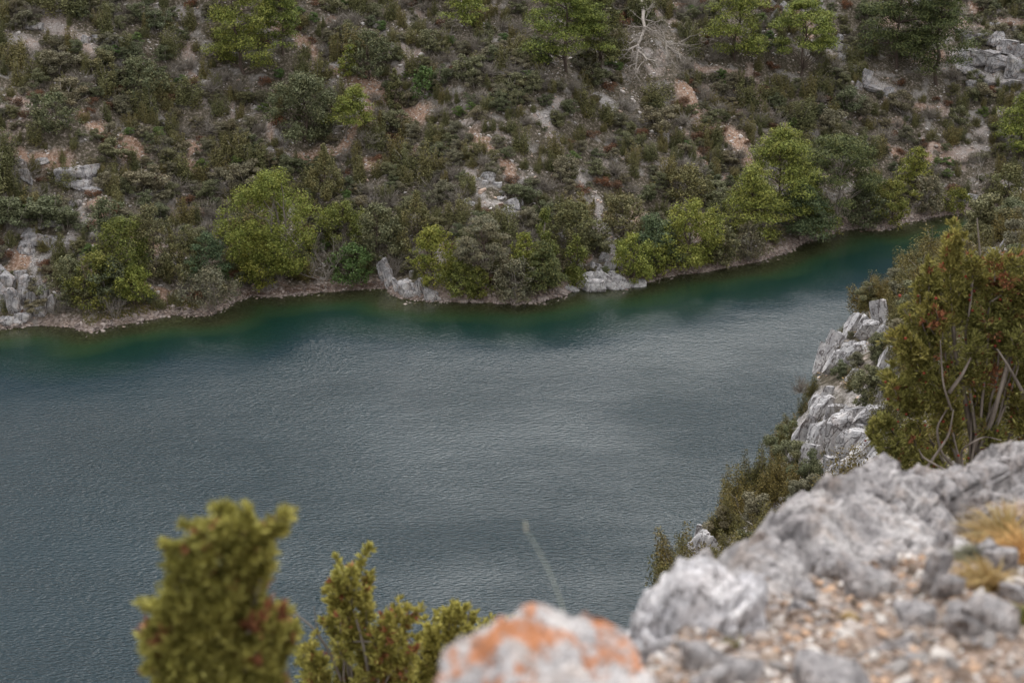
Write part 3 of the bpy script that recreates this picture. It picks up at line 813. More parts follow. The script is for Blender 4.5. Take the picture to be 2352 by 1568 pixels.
T('ash_tree', 'broad', 'palegreen', 288, 500, 640, 125, 'soft mid-green tree rising behind the bright low shore tree', 'ash tree')
T('ash_tree', 'broad', 'mastic', 355, 470, 640, 95, 'thin grey-green tree with visible dark trunk above the left shore', 'ash tree', dens=.6)
T('poplar_tree', 'broad', 'yellow', 1000, 520, 655, 100, 'rounded yellow-green tree above the slanted grey rocks', 'poplar tree', trunks=2)
T('poplar_tree', 'tall', 'palegreen', 1250, 480, 640, 62, 'slender pale green poplar, narrow top above the point', 'poplar tree', dens=.8, trunkk='palebark')
T('poplar_tree', 'broad', 'yellow', 1207, 533, 640, 66, 'yellow tree just left of the dark fir-like pine', 'poplar tree')
T('poplar_tree', 'tall', 'palegreen', 1322, 520, 655, 72, 'thin pale green poplar left of the shore boulders', 'poplar tree', dens=.7)
T('willow_bush', 'broad', 'yellow', 1450, 535, 648, 92, 'bushy yellow willow right behind the shore boulders', 'willow', trunks=3)
T('willow_bush', 'broad', 'yellow', 1505, 562, 640, 80, 'lower yellow willow overhanging water beside the shore boulders', 'willow', trunks=3)
T('poplar_tree', 'broad', 'yellow', 1585, 458, 612, 125, 'yellow-green poplar on the shore uphill of the brown debris bank', 'poplar tree', trunks=2)
T('willow_bush', 'broad', 'oliveb', 1185, 592, 690, 95, 'grey-olive willow at the very tip of the rocky point', 'willow', trunks=3, dens=.8, trunkk='greytwig')
T('willow_bush', 'broad', 'oliveb', 485, 622, 715, 118, 'brownish twiggy bush hanging over the water left of the cove', 'willow', trunks=4, dens=.7, trunkk='greytwig', low=.15)
T('shrub_tree', 'broad', 'bright', 812, 560, 648, 95, 'fresh green bush at the back of the cove beside the bare grey tree', 'bush')
T('shrub_tree', 'broad', 'palegreen', 790, 465, 560, 110, 'mottled green bush uphill of the cove', 'bush')
T('shrub_tree', 'broad', 'mastic', 1655, 525, 615, 85, 'grey-green bush between the yellow poplar and the brown willow', 'bush')
T('willow_bush', 'broad', 'oliveb', 1718, 515, 605, 75, 'brownish willow with twisted grey stems on the shore before the bend', 'willow', dens=.7, trunks=3, trunkk='greytwig')
T('shrub_tree', 'broad', 'palegreen', 2045, 420, 520, 95, 'pale olive shore bush between the dark pine and the grey mound', 'bush')
T('willow_bush', 'broad', 'oliveb', 2125, 405, 490, 82, 'smooth grey mounded bush at the bend beside the young pine', 'willow', dens=1.0, trunkk='greytwig')
T('shrub_tree', 'broad', 'palegreen', 2190, 430, 485, 70, 'small green bush left of the white shore boulder', 'bush')
T('shrub_tree', 'broad', 'juniper', 2310, 380, 475, 100, 'dark olive bush right of the white shore boulder', 'bush')
T('shrub_tree', 'broad', 'juniper', 1310, 460, 600, 120, 'dense dark green thicket bush above the slender poplar', 'bush')
T('shrub_tree', 'broad', 'juniper', 1580, 380, 470, 90, 'dark rounded green bush uphill of the shore poplar', 'bush')
T('shrub_tree', 'broad', 'mastic', 1430, 450, 540, 110, 'pale-tipped green bush right of the lower white scree', 'bush')
T('shrub_tree', 'broad', 'palegreen', 1630, 485, 585, 80, 'mid-green bush tucked behind the right side of the shore poplar', 'bush')
T('shrub_tree', 'broad', 'mastic', 1985, 440, 522, 95, 'grey-green shore bush at the foot of the rounded dark pine', 'bush')
T('shrub_tree', 'broad', 'palegreen', 1880, 470, 540, 90, 'olive bush at the waterline between layered pine and dark pine', 'bush')
T('shrub_tree', 'broad', 'palegreen', 1060, 600, 680, 90, 'low olive bush behind the slanted grey rocks of the point', 'bush')
T('shrub_tree', 'broad', 'palegreen', 1100, 620, 690, 60, 'small pale bush with light leaves beneath the bare white sapling', 'bush')
T('shrub_tree', 'broad', 'mastic', 870, 470, 600, 110, 'large grey-green bush on the slope above the slanted rock fins', 'bush')
T('shrub_tree', 'cone', 'juniper', 960, 440, 560, 100, 'tall olive juniper thicket uphill of the rounded yellow-green tree', 'bush')
T('shrub_tree', 'cone', 'juniper', 400, 520, 640, 80, 'dark conical juniper behind the blue-green pine', 'bush')
T('shrub_tree', 'broad', 'mastic', 170, 590, 700, 90, 'shaded green bush left of the olive-green shore tree', 'bush')
T('shrub_tree', 'broad', 'mastic', 325, 130, 225, 110, 'wide rounded grey-green bush in the upper left slope', 'bush')
T('shrub_tree', 'broad', 'mastic', 130, 215, 300, 95, 'large grey-green bush left of the round shrub on red earth', 'bush')
T('shrub_tree', 'broad', 'bright', 975, 155, 225, 60, 'fresh green leafy bush in the middle of the thicket', 'bush')

def bare_tree(name, cx_, top, bot, label, cat, matk='deadwood', seed=1, stems=3, spread=.5, r=.07, depth=3):
    p = far_hit(cx_, bot)[0]; s = float(msize(p)); H = (bot - top) * s
    root = empty(name, (p[0], p[1], p[2] - .1), label, cat)
    rng = np.random.RandomState(seed); g = Geo(); t_ = Geo()
    for i in range(stems):
        branch(g, np.zeros(3), np.array([rng.normal(0, .35), rng.normal(0, .3), 1.0]), H * .55, r, depth, rng, up=.25, spread=spread)
    link('branches', g.mesh('branches'), M[matk], parent=root)
    HERO.append((cx_, top, bot, (bot - top) * .6))
bare_tree('bare_tree', 748, 520, 645, 'leafless grey tree at the back of the cove', 'tree', 'greytwig', 3, 5, .5, .09, 4)
bare_tree('bare_tree', 1108, 568, 640, 'bare whitish sapling on the rocky point', 'tree', 'deadwood', 5, 4, .35, .06, 3)
bare_tree('bare_tree', 2238, 348, 440, 'pale leafless forked tree uphill of the white shore boulder', 'tree', 'deadwood', 9, 3, .5, .07, 3)
bare_tree('bare_tree', 2262, 385, 455, 'small whitish bare shrub right of the forked bare tree', 'tree', 'palebark', 10, 4, .6, .05, 3)
bare_tree('bare_bush', 265, 660, 735, 'grey leafless bush at the water edge before the bright tree', 'bush', 'greytwig', 12, 9, .6, .04, 3)
bare_tree('bare_bush', 610, 590, 655, 'tangle of grey branches under the big poplar', 'bush', 'greytwig', 14, 9, .7, .05, 3)
bare_tree('bare_tree', 1110 - 155, 105, 160, 'thin grey dead sapling on the upper slope', 'tree', 'greytwig', 15, 2, .5, .05, 3)
bare_tree('bare_bush', 905, 565, 640, 'grey leafless bush draped over the slanted rocks', 'bush', 'greytwig', 17, 9, .55, .04, 3)

# the fallen tree on the upper slope: a white trunk lying downhill, its crown of dead branches fanned out below
rng = np.random.RandomState(4)
tp = [far_hit(x, y + 14)[0] + np.array([0, 0, 2.6]) for x, y in [(1472, 28), (1477, 62), (1478, 92), (1468, 118), (1464, 140), (1470, 162)]]
tp = np.array(tp); tp = np.stack([np.interp(np.linspace(0, 5, 16), np.arange(6), tp[:, i]) for i in range(3)], 1); tp[1:-1] += rng.normal(0, .10, (14, 3))
root = empty('fallen_tree', tp[0], 'fallen dead white tree lying downhill with its branches fanned out', 'dead tree')
g = Geo(); tube(g, tp - tp[0], np.interp(np.linspace(0, 5, 16), np.arange(6), [.27, .25, .22, .17, .13, .07]) * rng.uniform(.85, 1.15, 16), 8)
for _ in range(12):
    q_ = tp[rng.randint(0, 14)] - tp[0]; branch(g, q_, rng.normal(0, 1, 3), rng.uniform(.8, 2.6), .06, 2, rng, up=.1)
link('trunk', g.mesh('trunk', True), M['deadwood'], parent=root)
g = Geo(); g2 = Geo()
dirs = lambda ax, ay: (far_hit(ax, ay + 12)[0] + np.array([0, 0, 3.0]))
for (ax, ay), (bx, by), rr in [((1464, 140), (1425, 150), .10), ((1466, 150), (1440, 185), .11), ((1468, 155), (1470, 205), .11), ((1470, 155), (1505, 190), .11), ((1475, 100), (1500, 110), .07), ((1465, 125), (1430, 128), .07),
                               ((1480, 80), (1520, 78), .06), ((1476, 95), (1518, 140), .07), ((1468, 118), (1452, 112), .05)]:
    a_, b_ = dirs(ax, ay) - tp[0], dirs(bx, by) - tp[0]
    branch(g, a_, b_ - a_, np.linalg.norm(b_ - a_) * .8, rr * 1.6, 4, rng, up=.0, spread=.42, kids=(3, 4))
link('branches', g.mesh('branches'), M['deadwood'], parent=root)
root2 = empty('fallen_branch', dirs(1528, 140), 'second fan of dead grey branches right of the fallen white trunk', 'dead branch')
for (bx, by), rr in [((1590, 132), .08), ((1575, 175), .09), ((1545, 195), .09), ((1515, 185), .08), ((1530, 105), .06), ((1588, 195), .07)]:
    b_ = dirs(bx, by) - dirs(1528, 140)
    branch(g2, np.zeros(3), b_, np.linalg.norm(b_) * .8, rr * 1.6, 4, rng, up=.0, spread=.42, kids=(3, 4))
link('branches', g2.mesh('branches'), M['greytwig'], parent=root2)
HERO.append((1500, -20, 200, 230))

# ------------------------------------------------------------------ rock outcrops of the far bank
slab_cluster('rock_outcrop', [(10, 690, 34, 80), (34, 700, 26, 70), (22, 650, 30, 44), (52, 672, 26, 70), (74, 690, 20, 50), (44, 632, 26, 30), (104, 676, 20, 44), (118, 700, 26, 46), (96, 712, 30, 26), (20, 738, 50, 24), (60, 728, 40, 20), (8, 626, 26, 30), (70, 650, 16, 30)], 'pale cliff slabs at the water edge at the far left', 'rock outcrop', far_hit, 'rock', tilt=-4, seed=3)
slab_cluster('rock_outcrop', [(75, 548, 50, 38), (105, 556, 44, 34), (60, 572, 40, 28), (125, 515, 50, 14), (90, 522, 30, 16)], 'blocky pale outcrop halfway up the left slope above the shore cliff', 'rock outcrop', far_hit, 'rock', tilt=0, seed=5)
slab_cluster('rock_outcrop', [(165, 398, 60, 30), (205, 395, 50, 30), (185, 425, 50, 26), (215, 440, 46, 20), (95, 372, 40, 16), (150, 485, 44, 20), (170, 470, 30, 20), (60, 405, 22, 36), (48, 375, 26, 18)], 'broad grey rock shelf on the left slope below the rounded shrub', 'rock outcrop', far_hit, 'rock', tilt=6, seed=7)
slab_cluster('rock_outcrop', [(196, 90, 20, 22), (222, 94, 24, 20), (248, 98, 24, 20), (275, 92, 18, 14), (80, 62, 30, 16), (100, 70, 16, 12)], 'row of small pale rocks high on the left slope', 'rock outcrop', far_hit, 'rock', tilt=0, seed=9)
slab_cluster('rock_outcrop', [(886, 628, 26, 62, 22), (896, 645, 22, 46, 18), (928, 662, 32, 48, 20), (948, 672, 30, 34, -25), (963, 660, 26, 42, 15), (985, 677, 30, 26, -30), (945, 633, 12, 22, 5), (910, 655, 14, 40, 18), (1003, 684, 26, 14, -10), (968, 640, 12, 20, -10)],
             'slanted grey rock fins where the cove meets the point', 'rock outcrop', far_hit, 'rock', seed=11)
slab_cluster('shore_boulders', [(1338, 648, 36, 30), (1362, 660, 38, 32, 5), (1352, 634, 34, 22), (1372, 640, 20, 20), (1392, 648, 46, 36, -30), (1414, 634, 26, 18, -20), (1430, 652, 34, 28, -25), (1456, 652, 40, 18, -10), (1398, 612, 20, 34, -15), (1386, 592, 14, 26), (1405, 628, 26, 14, -20),
                                (1328, 606, 14, 34, 12), (1382, 625, 20, 22, -35), (1310, 662, 28, 14), (1370, 615, 20, 20)], 'heap of pale grey shore boulders below the narrow white scree', 'boulders', far_hit, 'rockw', seed=13, part='boulder')
slab_cluster('rock_outcrop', [(1118, 402, 24, 14), (1128, 414, 20, 20, -20), (1142, 426, 16, 16), (1150, 442, 12, 12), (1112, 420, 12, 10), (1148, 456, 14, 10), (1100, 412, 12, 8)], 'trail of white rocks above the point', 'rock outcrop', far_hit, 'rockw', seed=15, part='boulder', tilt=0)
slab_cluster('rock_outcrop', [(1178, 472, 22, 24, 20), (1160, 482, 16, 20), (1192, 464, 22, 12), (1085, 468, 18, 10, -30), (1075, 462, 12, 10)], 'two white rocks side by side below the trail of rocks', 'rock outcrop', far_hit, 'rockw', seed=17)
slab_cluster('rock_ledge', [(2215, 132, 46, 44), (2255, 138, 60, 40, -8), (2300, 146, 60, 40, -8), (2345, 158, 60, 46, -8), (2225, 160, 60, 26, -20), (2222, 96, 24, 26), (2250, 90, 40, 26, -5), (2285, 92, 30, 34, -8), (2320, 106, 50, 28, -10), (2350, 118, 40, 30, -8), (2210, 78, 30, 16), (2335, 70, 30, 16), (2290, 60, 36, 14),
                            (2235, 200, 20, 36, 25), (2270, 190, 40, 16), (2325, 192, 40, 16)], 'stepped grey limestone ledges at the upper right of the slope', 'rock ledge', far_hit, 'rock', tilt=-6, seed=19, sub=4)
slab_cluster('rock_outcrop', [(1988, 180, 26, 34), (2002, 205, 40, 20), (2040, 212, 22, 24), (1972, 200, 18, 22), (1935, 130, 22, 20), (1918, 108, 26, 22), (1948, 112, 22, 14), (1930, 90, 22, 18)], 'white crag among dark bushes left of the ledges', 'rock outcrop', far_hit, 'rock', seed=21)
slab_cluster('rock_outcrop', [(1800, 22, 26, 26, -30), (1780, 40, 20, 30, -30), (1818, 6, 24, 14), (1770, 12, 20, 20, -30)], 'tilted grey rocks behind the round-headed pine', 'rock outcrop', far_hit, 'rock', seed=23)
slab_cluster('shore_boulder', [(2226, 458, 32, 26), (2240, 464, 18, 16)], 'lone white boulder at the water edge by the river bend', 'boulder', far_hit, 'rockw', seed=25, part='boulder')
slab_cluster('rock_outcrop', [(1285, 545, 14, 26), (1290, 572, 14, 20), (1300, 590, 12, 16), (1262, 535, 12, 16)], 'thin strip of white rock behind the slender poplar', 'rock outcrop', far_hit, 'rockw', seed=27)
slab_cluster('rock_outcrop', [(2135, 12, 24, 22), (2100, 4, 30, 16), (2150, 40, 20, 14)], 'small pale rocks at the top edge left of the ledges', 'rock outcrop', far_hit, 'rock', seed=28)
rng = np.random.RandomState(77)
items = []
for i in range(150):
    t = rng.uniform(0, 1); x = np.interp(t, [0, .45, .75, 1], [985, 1330, 1560, 2300]); 
    if 1300 < x < 1470: continue
    y = np.interp(x, [a for a, b in shore_px], [b for a, b in shore_px]) - rng.uniform(0, 5)
    w = rng.uniform(8, 22) * (1 if x < 1300 else .6)
    items.append((x, y, w, w * rng.uniform(.45, .7), rng.uniform(-30, 10)))
slab_cluster('shore_rocks', items[:60], 'low grey-pink rocks edging the water round the point', 'shore rocks', far_hit, 'shorerock', seed=29, part='rock', sub=3)
items = [(rng.uniform(0, 440), 0, rng.uniform(7, 16)) for i in range(34)]
items = [(x, np.interp(x, [a for a, b in shore_px], [b for a, b in shore_px]) - rng.uniform(0, 6), w, w * .6, 0) for x, _, w in items]
slab_cluster('shore_rocks', items, 'low brownish rocks edging the grassy left shore', 'shore rocks', far_hit, 'shorerock', seed=33, part='rock', sub=3)

# driftwood in the cove
for i, (xa, ya, xb, yb, lab) in enumerate([(575, 672, 650, 676, 'long pale drift log lying on the left of the cove beach'), (690, 668, 742, 664, 'drift log in the middle of the cove beach'), (790, 660, 860, 654, 'drift log near the slanted rock fins'), (735, 648, 772, 640, 'thin driftwood stick high on the cove beach'),
                                           (640, 650, 665, 660, 'short driftwood stick below the tangle of branches'), (1408 + 1470 - 1408 + 0, 640, 1530, 634, 'drift stick on the debris bank right of the willows'), (1975, 531, 2018, 527, 'pale branch floating off the dark shore by the bend')]):
    a_, b_ = far_hit(xa, ya)[0], far_hit(xb, yb)[0]
    if i == 6: a_, b_ = PZ(xa, ya, .03), PZ(xb, yb, .03)
    g = Geo(); rg = np.random.RandomState(i + 50)
    m_ = (a_ + b_) / 2
    pts = curve_pts(a_ - m_, b_ - m_, 8, .12, rg); pts[:, 2] = pts[:, 2] + (.12 if i < 6 else 0)
    tube(g, pts, np.linspace(.10, .04, 8), 6)
    for j in range(4): branch(g, pts[rg.randint(2, 7)], rg.normal(0, 1, 3) * [1, 1, .5], .7, .03, 1, rg)
    link('driftwood', g.mesh('driftwood', True), M['drift'], loc=m_, label=lab, cat='driftwood', group='driftwood along the far shore')

g = Geo(); rg = np.random.RandomState(71)
xs = rg.uniform(550, 895, 2600); ys = np.interp(xs, [a for a, b in shore_px], [b for a, b in shore_px]) - 2 - np.abs(rg.normal(0, 11, 2600))
q = far_hit(xs, ys); q = q[q[:, 2] > .1] + np.array([0, 0, .1])
leafset(g, q, np.tile([[.25, .25, .06]], (len(q), 1)), len(q), .95, rg, 0, aspect=.06, along=0, up=2.5, jit=.3)
M['debris'] = bark('cove_debris', (.06, .035, .026), (.22, .14, .10), 4)
link('drift_debris', g.mesh('drift_debris'), M['debris'], kind='stuff', label='dark brown bank of drifted twigs lining the cove', cat='debris')
# ------------------------------------------------------------------ shrubs of the far hillside, one object each
VAR = {}
for kd, n in (('juniper', 6), ('juniper_tall', 3), ('mastic', 5), ('twig', 4), ('bright', 2), ('rust', 2), ('oliveb', 3)):
    VAR[kd] = [shrub_geo(kd, 100 + 13 * i + len(kd)) for i in range(n)]
rng = np.random.RandomState(5)
cand = np.stack([rng.uniform(-75, 92, 60000), rng.uniform(150, 256, 60000)], 1)
cd = shore_d(cand[:, 0], cand[:, 1]); keep = cd > 1.0
cand = cand[keep]; cd = cd[keep]
cz = far_z(cand[:, 0], cand[:, 1])
qx, qy = project(np.stack([cand[:, 0], cand[:, 1], cz + 1.0], 1))
keep = (qx > -60) & (qx < 2412) & (qy > -45) & (qy < 800)
cand, cd, cz, qx, qy = cand[keep], cd[keep], cz[keep], qx[keep], qy[keep]
bmv = sample(BM, cand[:, 0], cand[:, 1], GX0, GY0, GS)
blocked = np.zeros(len(cand), bool)
for hx, ht, hb, hw in HERO:
    blocked |= (np.abs(qx - hx) < hw * .28) & (qy > ht + (hb - ht) * .30) & (qy < hb + 16)
for (a, b, c, d_) in [(0, 130, 600, 755), (875, 1010, 600, 700), (1300, 1470, 590, 680), (2195, 2352, 90, 175), (1960, 2060, 170, 225), (2205, 2255, 440, 490), (50, 130, 535, 580), (140, 230, 385, 440), (560, 880, 640, 700), (1100, 1160, 395, 460), (1160, 1205, 460, 490)]:
    blocked |= (qx > a) & (qx < b) & (qy > c) & (qy < d_) & (rng.uniform(0, 1, len(qx)) < (.6 if b < 300 else .9))
ok = ~blocked & (rng.uniform(0, 1, len(cand)) > bmv * 1.1)
idx = np.where(ok)[0]
dens = fbm(xyz(cand[:, 0] / 9, cand[:, 1] / 9), 3, 101)
px_, siz_, sel = [], [], []
P_ = np.zeros((0, 2)); Rs = np.zeros(0)
for i in idx:
    s_ = np.clip(rng.lognormal(math.log(2.9), .38), 1.3, 6.0)
    if qx[i] < 900 and qy[i] < 430: s_ *= 1.12
    if bmv[i] > .15: s_ *= .55
    if cd[i] < 3: s_ *= .7
    if len(P_):
        dd = np.hypot(*(P_ - cand[i]).T)
        if (dd < (Rs + s_) * .5 * (.45 if dens[i] > -.2 else .64)).any(): continue
    P_ = np.vstack([P_, cand[i]]); Rs = np.append(Rs, s_); sel.append(i)
    if len(sel) >= 1620: break
LM = [('the touching pines', 600, 60), ('the big holm oak', 700, 250), ('the leaning young pine', 795, 260), ('the grey-green holm oak', 850, 130), ('the big yellow poplar', 640, 520), ('the pointed juniper tree', 748, 395),
      ('the fallen white tree', 1500, 110), ('the round-headed pine', 1838, 95), ('the wide dark pine', 2090, 60), ('the grey ledges', 2280, 130), ('the pointed shore pine', 1785, 420), ('the rounded dark pine', 1920, 415), ('the white crag', 2000, 195),
      ('the lone white boulder', 2228, 455), ('the shore boulders', 1390, 640), ('the slender poplar', 1250, 550), ('the trail of white rocks', 1130, 425), ('the slanted rock fins', 930, 650), ('the cove', 720, 650), ('the bright low shore tree', 312, 660),
      ('the left shore cliff', 50, 690), ('the broad grey rock shelf', 185, 410), ('the ball-shaped shrub', 265, 300), ('the small pale rocks', 235, 92), ('the red gravel strip', 1650, 290), ('the earthy clearing', 880, 220),
      ('the shore poplar', 1585, 530), ('the white scree', 1370, 460), ('the vivid edge pine', 2335, 290), ('the blocky left outcrop', 85, 550), ('the dense thicket bush', 1310, 520)]
look = {'juniper': ('olive-brown', 'juniper shrub', 'bushy'), 'juniper_tall': ('dark olive', 'juniper shrub', 'upright'), 'mastic': ('grey-green', 'mastic shrub', 'rounded'), 'twig': ('bare grey', 'twig bush', 'leafless'),
        'bright': ('fresh green', 'shrub', 'small'), 'rust': ('rust-brown', 'dead shrub', 'dried'), 'oliveb': ('greyish brown', 'heath shrub', 'half-bare')}
kname = {'juniper': 'juniper_shrub', 'juniper_tall': 'upright_juniper', 'mastic': 'mastic_shrub', 'twig': 'bare_bush', 'bright': 'green_shrub', 'rust': 'rusty_shrub', 'oliveb': 'heath_shrub'}
cnt = {}
def shrub_label(kd, w, x, y, extra=''):
    dx = [(abs(x - a) + abs(y - b) * 1.4, nm, a, b) for nm, a, b in LM]
    _, nm, a, b = min(dx)
    if abs(x - a) > abs(y - b) * 1.2: rel = 'right of ' if x > a else 'left of '
    else: rel = 'uphill of ' if y < b else 'downhill of '
    if abs(x - a) < 35 and abs(y - b) < 35: rel = 'close beside '
    sz = 'tiny' if w < 1.4 else 'small' if w < 2.1 else 'medium' if w < 2.8 else 'large' if w < 3.5 else 'huge'
    c, k_, sh = look[kd]
    return f'{sz} {"upright " if sh == "upright" else ""}{c} {k_} {rel}{nm}'
protos = {}
kn = fbm(xyz(cand[:, 0] / 7, cand[:, 1] / 7), 2, 131)
for j, i in enumerate(sel):
    x, y = qx[i], qy[i]; w = Rs[j]; u = rng.uniform()
    kk = kn[i] * .35
    mid = 900 < x < 1700
    pr = [('juniper', .34 + .05 * mid), ('juniper_tall', .10), ('mastic', .24 + kk * .4), ('oliveb', .09 + .08 * mid), ('twig', .10 + .05 * mid), ('bright', .045), ('rust', .06)]
    if w < 1.5 and rng.uniform() < .5: kd = rng.choice(['rust', 'twig', 'oliveb'])
    else:
        tot = sum(max(.01, q) for _, q in pr); acc = 0
        for kd, q in pr:
            acc += max(.01, q) / tot
            if u < acc: break
    if kd in ('bright', 'rust'): w = min(w, 1.9)
    if kd == 'twig': w = min(w, 2.4)
    if cnt.get(kname[kd], 0) >= 298: kd = next((q for q in ('juniper_tall', 'mastic', 'juniper', 'oliveb', 'twig') if cnt.get(kname[q], 0) < 298), 'rust')
    if cnt.get(kname[kd], 0) >= 298: continue
    cnt[kname[kd]] = cnt.get(kname[kd], 0) + 1
    me = VAR[kd][rng.randint(len(VAR[kd]))]
    o = bpy.data.objects.new(kname[kd], me); COL.objects.link(o)
    hh = w * {'juniper': .98, 'juniper_tall': 1.2, 'mastic': .9, 'twig': .8, 'bright': .8, 'rust': .7, 'oliveb': .8}[kd] * rng.uniform(.85, 1.15)
    o.location = (cand[i, 0], cand[i, 1], cz[i] - .12 * hh)
    o.scale = (w * 1.38 * (.8 if kd == 'juniper_tall' else 1), w * 1.38 * (.8 if kd == 'juniper_tall' else 1), hh * 1.1)
    o.rotation_euler = (rng.normal(0, .06), rng.normal(0, .06), rng.uniform(0, 6.28))
    o['label'] = shrub_label(kd, w, x, y); o['category'] = 'shrub' if kd != 'twig' else 'bush'
    o['group'] = look[kd][1].replace('bush', 'bushe') + 's scattered over the far hillside'
# the rounded shrub on the red earth
p = far_hit(262, 330)[0]; o = bpy.data.objects.new('round_shrub', VAR['oliveb'][1]); COL.objects.link(o)
s_ = float(msize(p)); o.location = p - np.array([0, 0, .3]); o.scale = (62 * s_, 62 * s_, 60 * s_)
o['label'] = 'ball-shaped olive-brown shrub alone on the red earth clearing'; o['category'] = 'shrub'

# small scrub between them, loose stones, bank grass: nobody could count these
rng = np.random.RandomState(8)
c2 = np.stack([rng.uniform(-75, 92, 30000), rng.uniform(150, 256, 30000)], 1)
d2 = shore_d(*c2.T); b2 = sample(BM, c2[:, 0], c2[:, 1], GX0, GY0, GS)
z2 = far_z(*c2.T); ux, uy = project(np.stack([c2[:, 0], c2[:, 1], z2], 1))
k2 = (d2 > .8) & (ux > -40) & (ux < 2390) & (uy > -30) & (rng.uniform(0, 1, len(c2)) > b2 * .9)
c2, z2 = c2[k2], z2[k2]
for nm, mk, frac, sz, npc in (('low_scrub', 'oliveb', .30, .11, 22), ('green_scrub', 'juniper', .34, .11, 26), ('dry_brush', 'greytwig', .22, .16, 14), ('rusty_scrub', 'rust', .07, .12, 16)):
    pick = rng.uniform(0, 1, len(c2)) < frac
    q = np.stack([c2[pick][:, 0], c2[pick][:, 1], z2[pick] + .18], 1)
    g = Geo(); leafset(g, q, np.tile([[.50, .50, .44] if mk != 'greytwig' else [.42, .42, .34]], (len(q), 1)) * rng.uniform(.5, 1.3, (len(q), 1)), len(q) * npc, sz, rng, 0, aspect=.45 if mk != 'greytwig' else .14, along=.5 if mk != 'greytwig' else .9)
    link(nm, g.mesh(nm), M[mk], kind='stuff', label={'green_scrub': 'low green scrub filling the gaps between hillside shrubs', 'low_scrub': 'low olive scrub between the hillside shrubs', 'dry_brush': 'dry grey brush between the hillside shrubs', 'rusty_scrub': 'rust-coloured dead tufts between the hillside shrubs'}[nm], cat='scrub')
def scatter_stones(name, pos, size, matk, sub, rng, label, flat=.65, squash=None, kind='stuff', cat='stones'):
    v, f = ico(sub)
    n = len(pos); var = []
    for i in range(12):
        r_ = np.random.RandomState(i)
        w_ = v * (1 + .22 * fbm(v * 1.3 + i * 5, 2, i)[:, None])
        for _ in range(5):
            nn = r_.normal(size=3); nn /= np.linalg.norm(nn); s_ = w_ @ nn - r_.uniform(.5, .85); w_ = w_ - np.where(s_ > 0, s_, 0)[:, None] * nn
        var.append(w_)
    var = np.array(var)[rng.randint(0, 12, n)]
    a = rng.uniform(0, 6.28, n); ca, sa = np.cos(a), np.sin(a)
    sc = np.stack([size * rng.uniform(.7, 1.3, n), size * rng.uniform(.7, 1.3, n), size * flat * rng.uniform(.6, 1.2, n)], 1) * .5
    vv = var * sc[:, None]
    x = vv[..., 0] * ca[:, None] - vv[..., 1] * sa[:, None]; y = vv[..., 0] * sa[:, None] + vv[..., 1] * ca[:, None]
    tl = rng.normal(0, .3, n)[:, None]
    out = np.stack([x, y, vv[..., 2] + x * tl], -1) + pos[:, None]
    fc = (f[None] + (np.arange(n) * len(v))[:, None, None]).reshape(-1, 3)
    me = mesh_np(name, out.reshape(-1, 3), fc)
    return link(name, me, M[matk], kind=kind, label=label, cat=cat)
c3 = np.stack([rng.uniform(-75, 92, 90000), rng.uniform(150, 256, 90000)], 1)
b3 = sample(BM, c3[:, 0], c3[:, 1], GX0, GY0, GS); d3 = shore_d(*c3.T)
z3 = far_z(*c3.T); ux, uy = project(np.stack([c3[:, 0], c3[:, 1], z3], 1))
fn = fbm(xyz(c3[:, 0] / 5, c3[:, 1] / 5), 3, 141)
k3 = (d3 > 1.5) & (ux > -40) & (ux < 2390) & (uy > -30) & (rng.uniform(0, 1, len(c3)) < np.clip(b3 * .6 + .09 + .35 * np.clip(fn, 0, 1), 0, 1))
c3, z3 = c3[k3], z3[k3]
scatter_stones('scree_stones', np.stack([c3[:, 0], c3[:, 1], z3 + .02], 1), np.clip(rng.lognormal(math.log(.24), .5, len(c3)), .1, 1.1), 'stones', 1, rng, 'loose pale stones lying in the bare strips of the far slope')
d4 = rng.uniform(-2.0, 1.0, 15000); ii = rng.randint(0, len(S) - 1, 15000); tt = rng.uniform(0, 1, 15000)[:, None]
pp = S[ii] * (1 - tt) + S[ii + 1] * tt; pp[:, 1] += d4
zz = far_z(*pp.T); ux, uy = project(np.stack([pp[:, 0], pp[:, 1], zz], 1)); k4 = (ux > -40) & (ux < 2390)
scatter_stones('shore_stones', np.stack([pp[k4][:, 0], pp[k4][:, 1], zz[k4]], 1), np.clip(rng.lognormal(math.log(.28), .45, k4.sum()), .12, .9), 'shorestones', 1, rng, 'pinkish stones along the far waterline')
gg = Geo()
for x0_, x1_, n_ in ((190, 460, 9000), (985, 1290, 4000), (1520, 1800, 2500), (2060, 2210, 1500)):
    xs = rng.uniform(x0_, x1_, n_); ys = np.interp(xs, [a for a, b in shore_px], [b for a, b in shore_px]) - 3 - np.abs(rng.normal(0, 16, n_))
    q = far_hit(xs, ys); q = q[q[:, 2] > .5]
    leafset(gg, q + np.array([0, 0, .15]), np.tile([[.12, .12, .3]], (len(q), 1)), len(q), .42, rng, 0, aspect=.13, along=.95)
link('bank_grass', gg.mesh('bank_grass'), M['greengrass'], kind='stuff', label='green and straw-coloured grass on the far bank above the waterline', cat='grass')

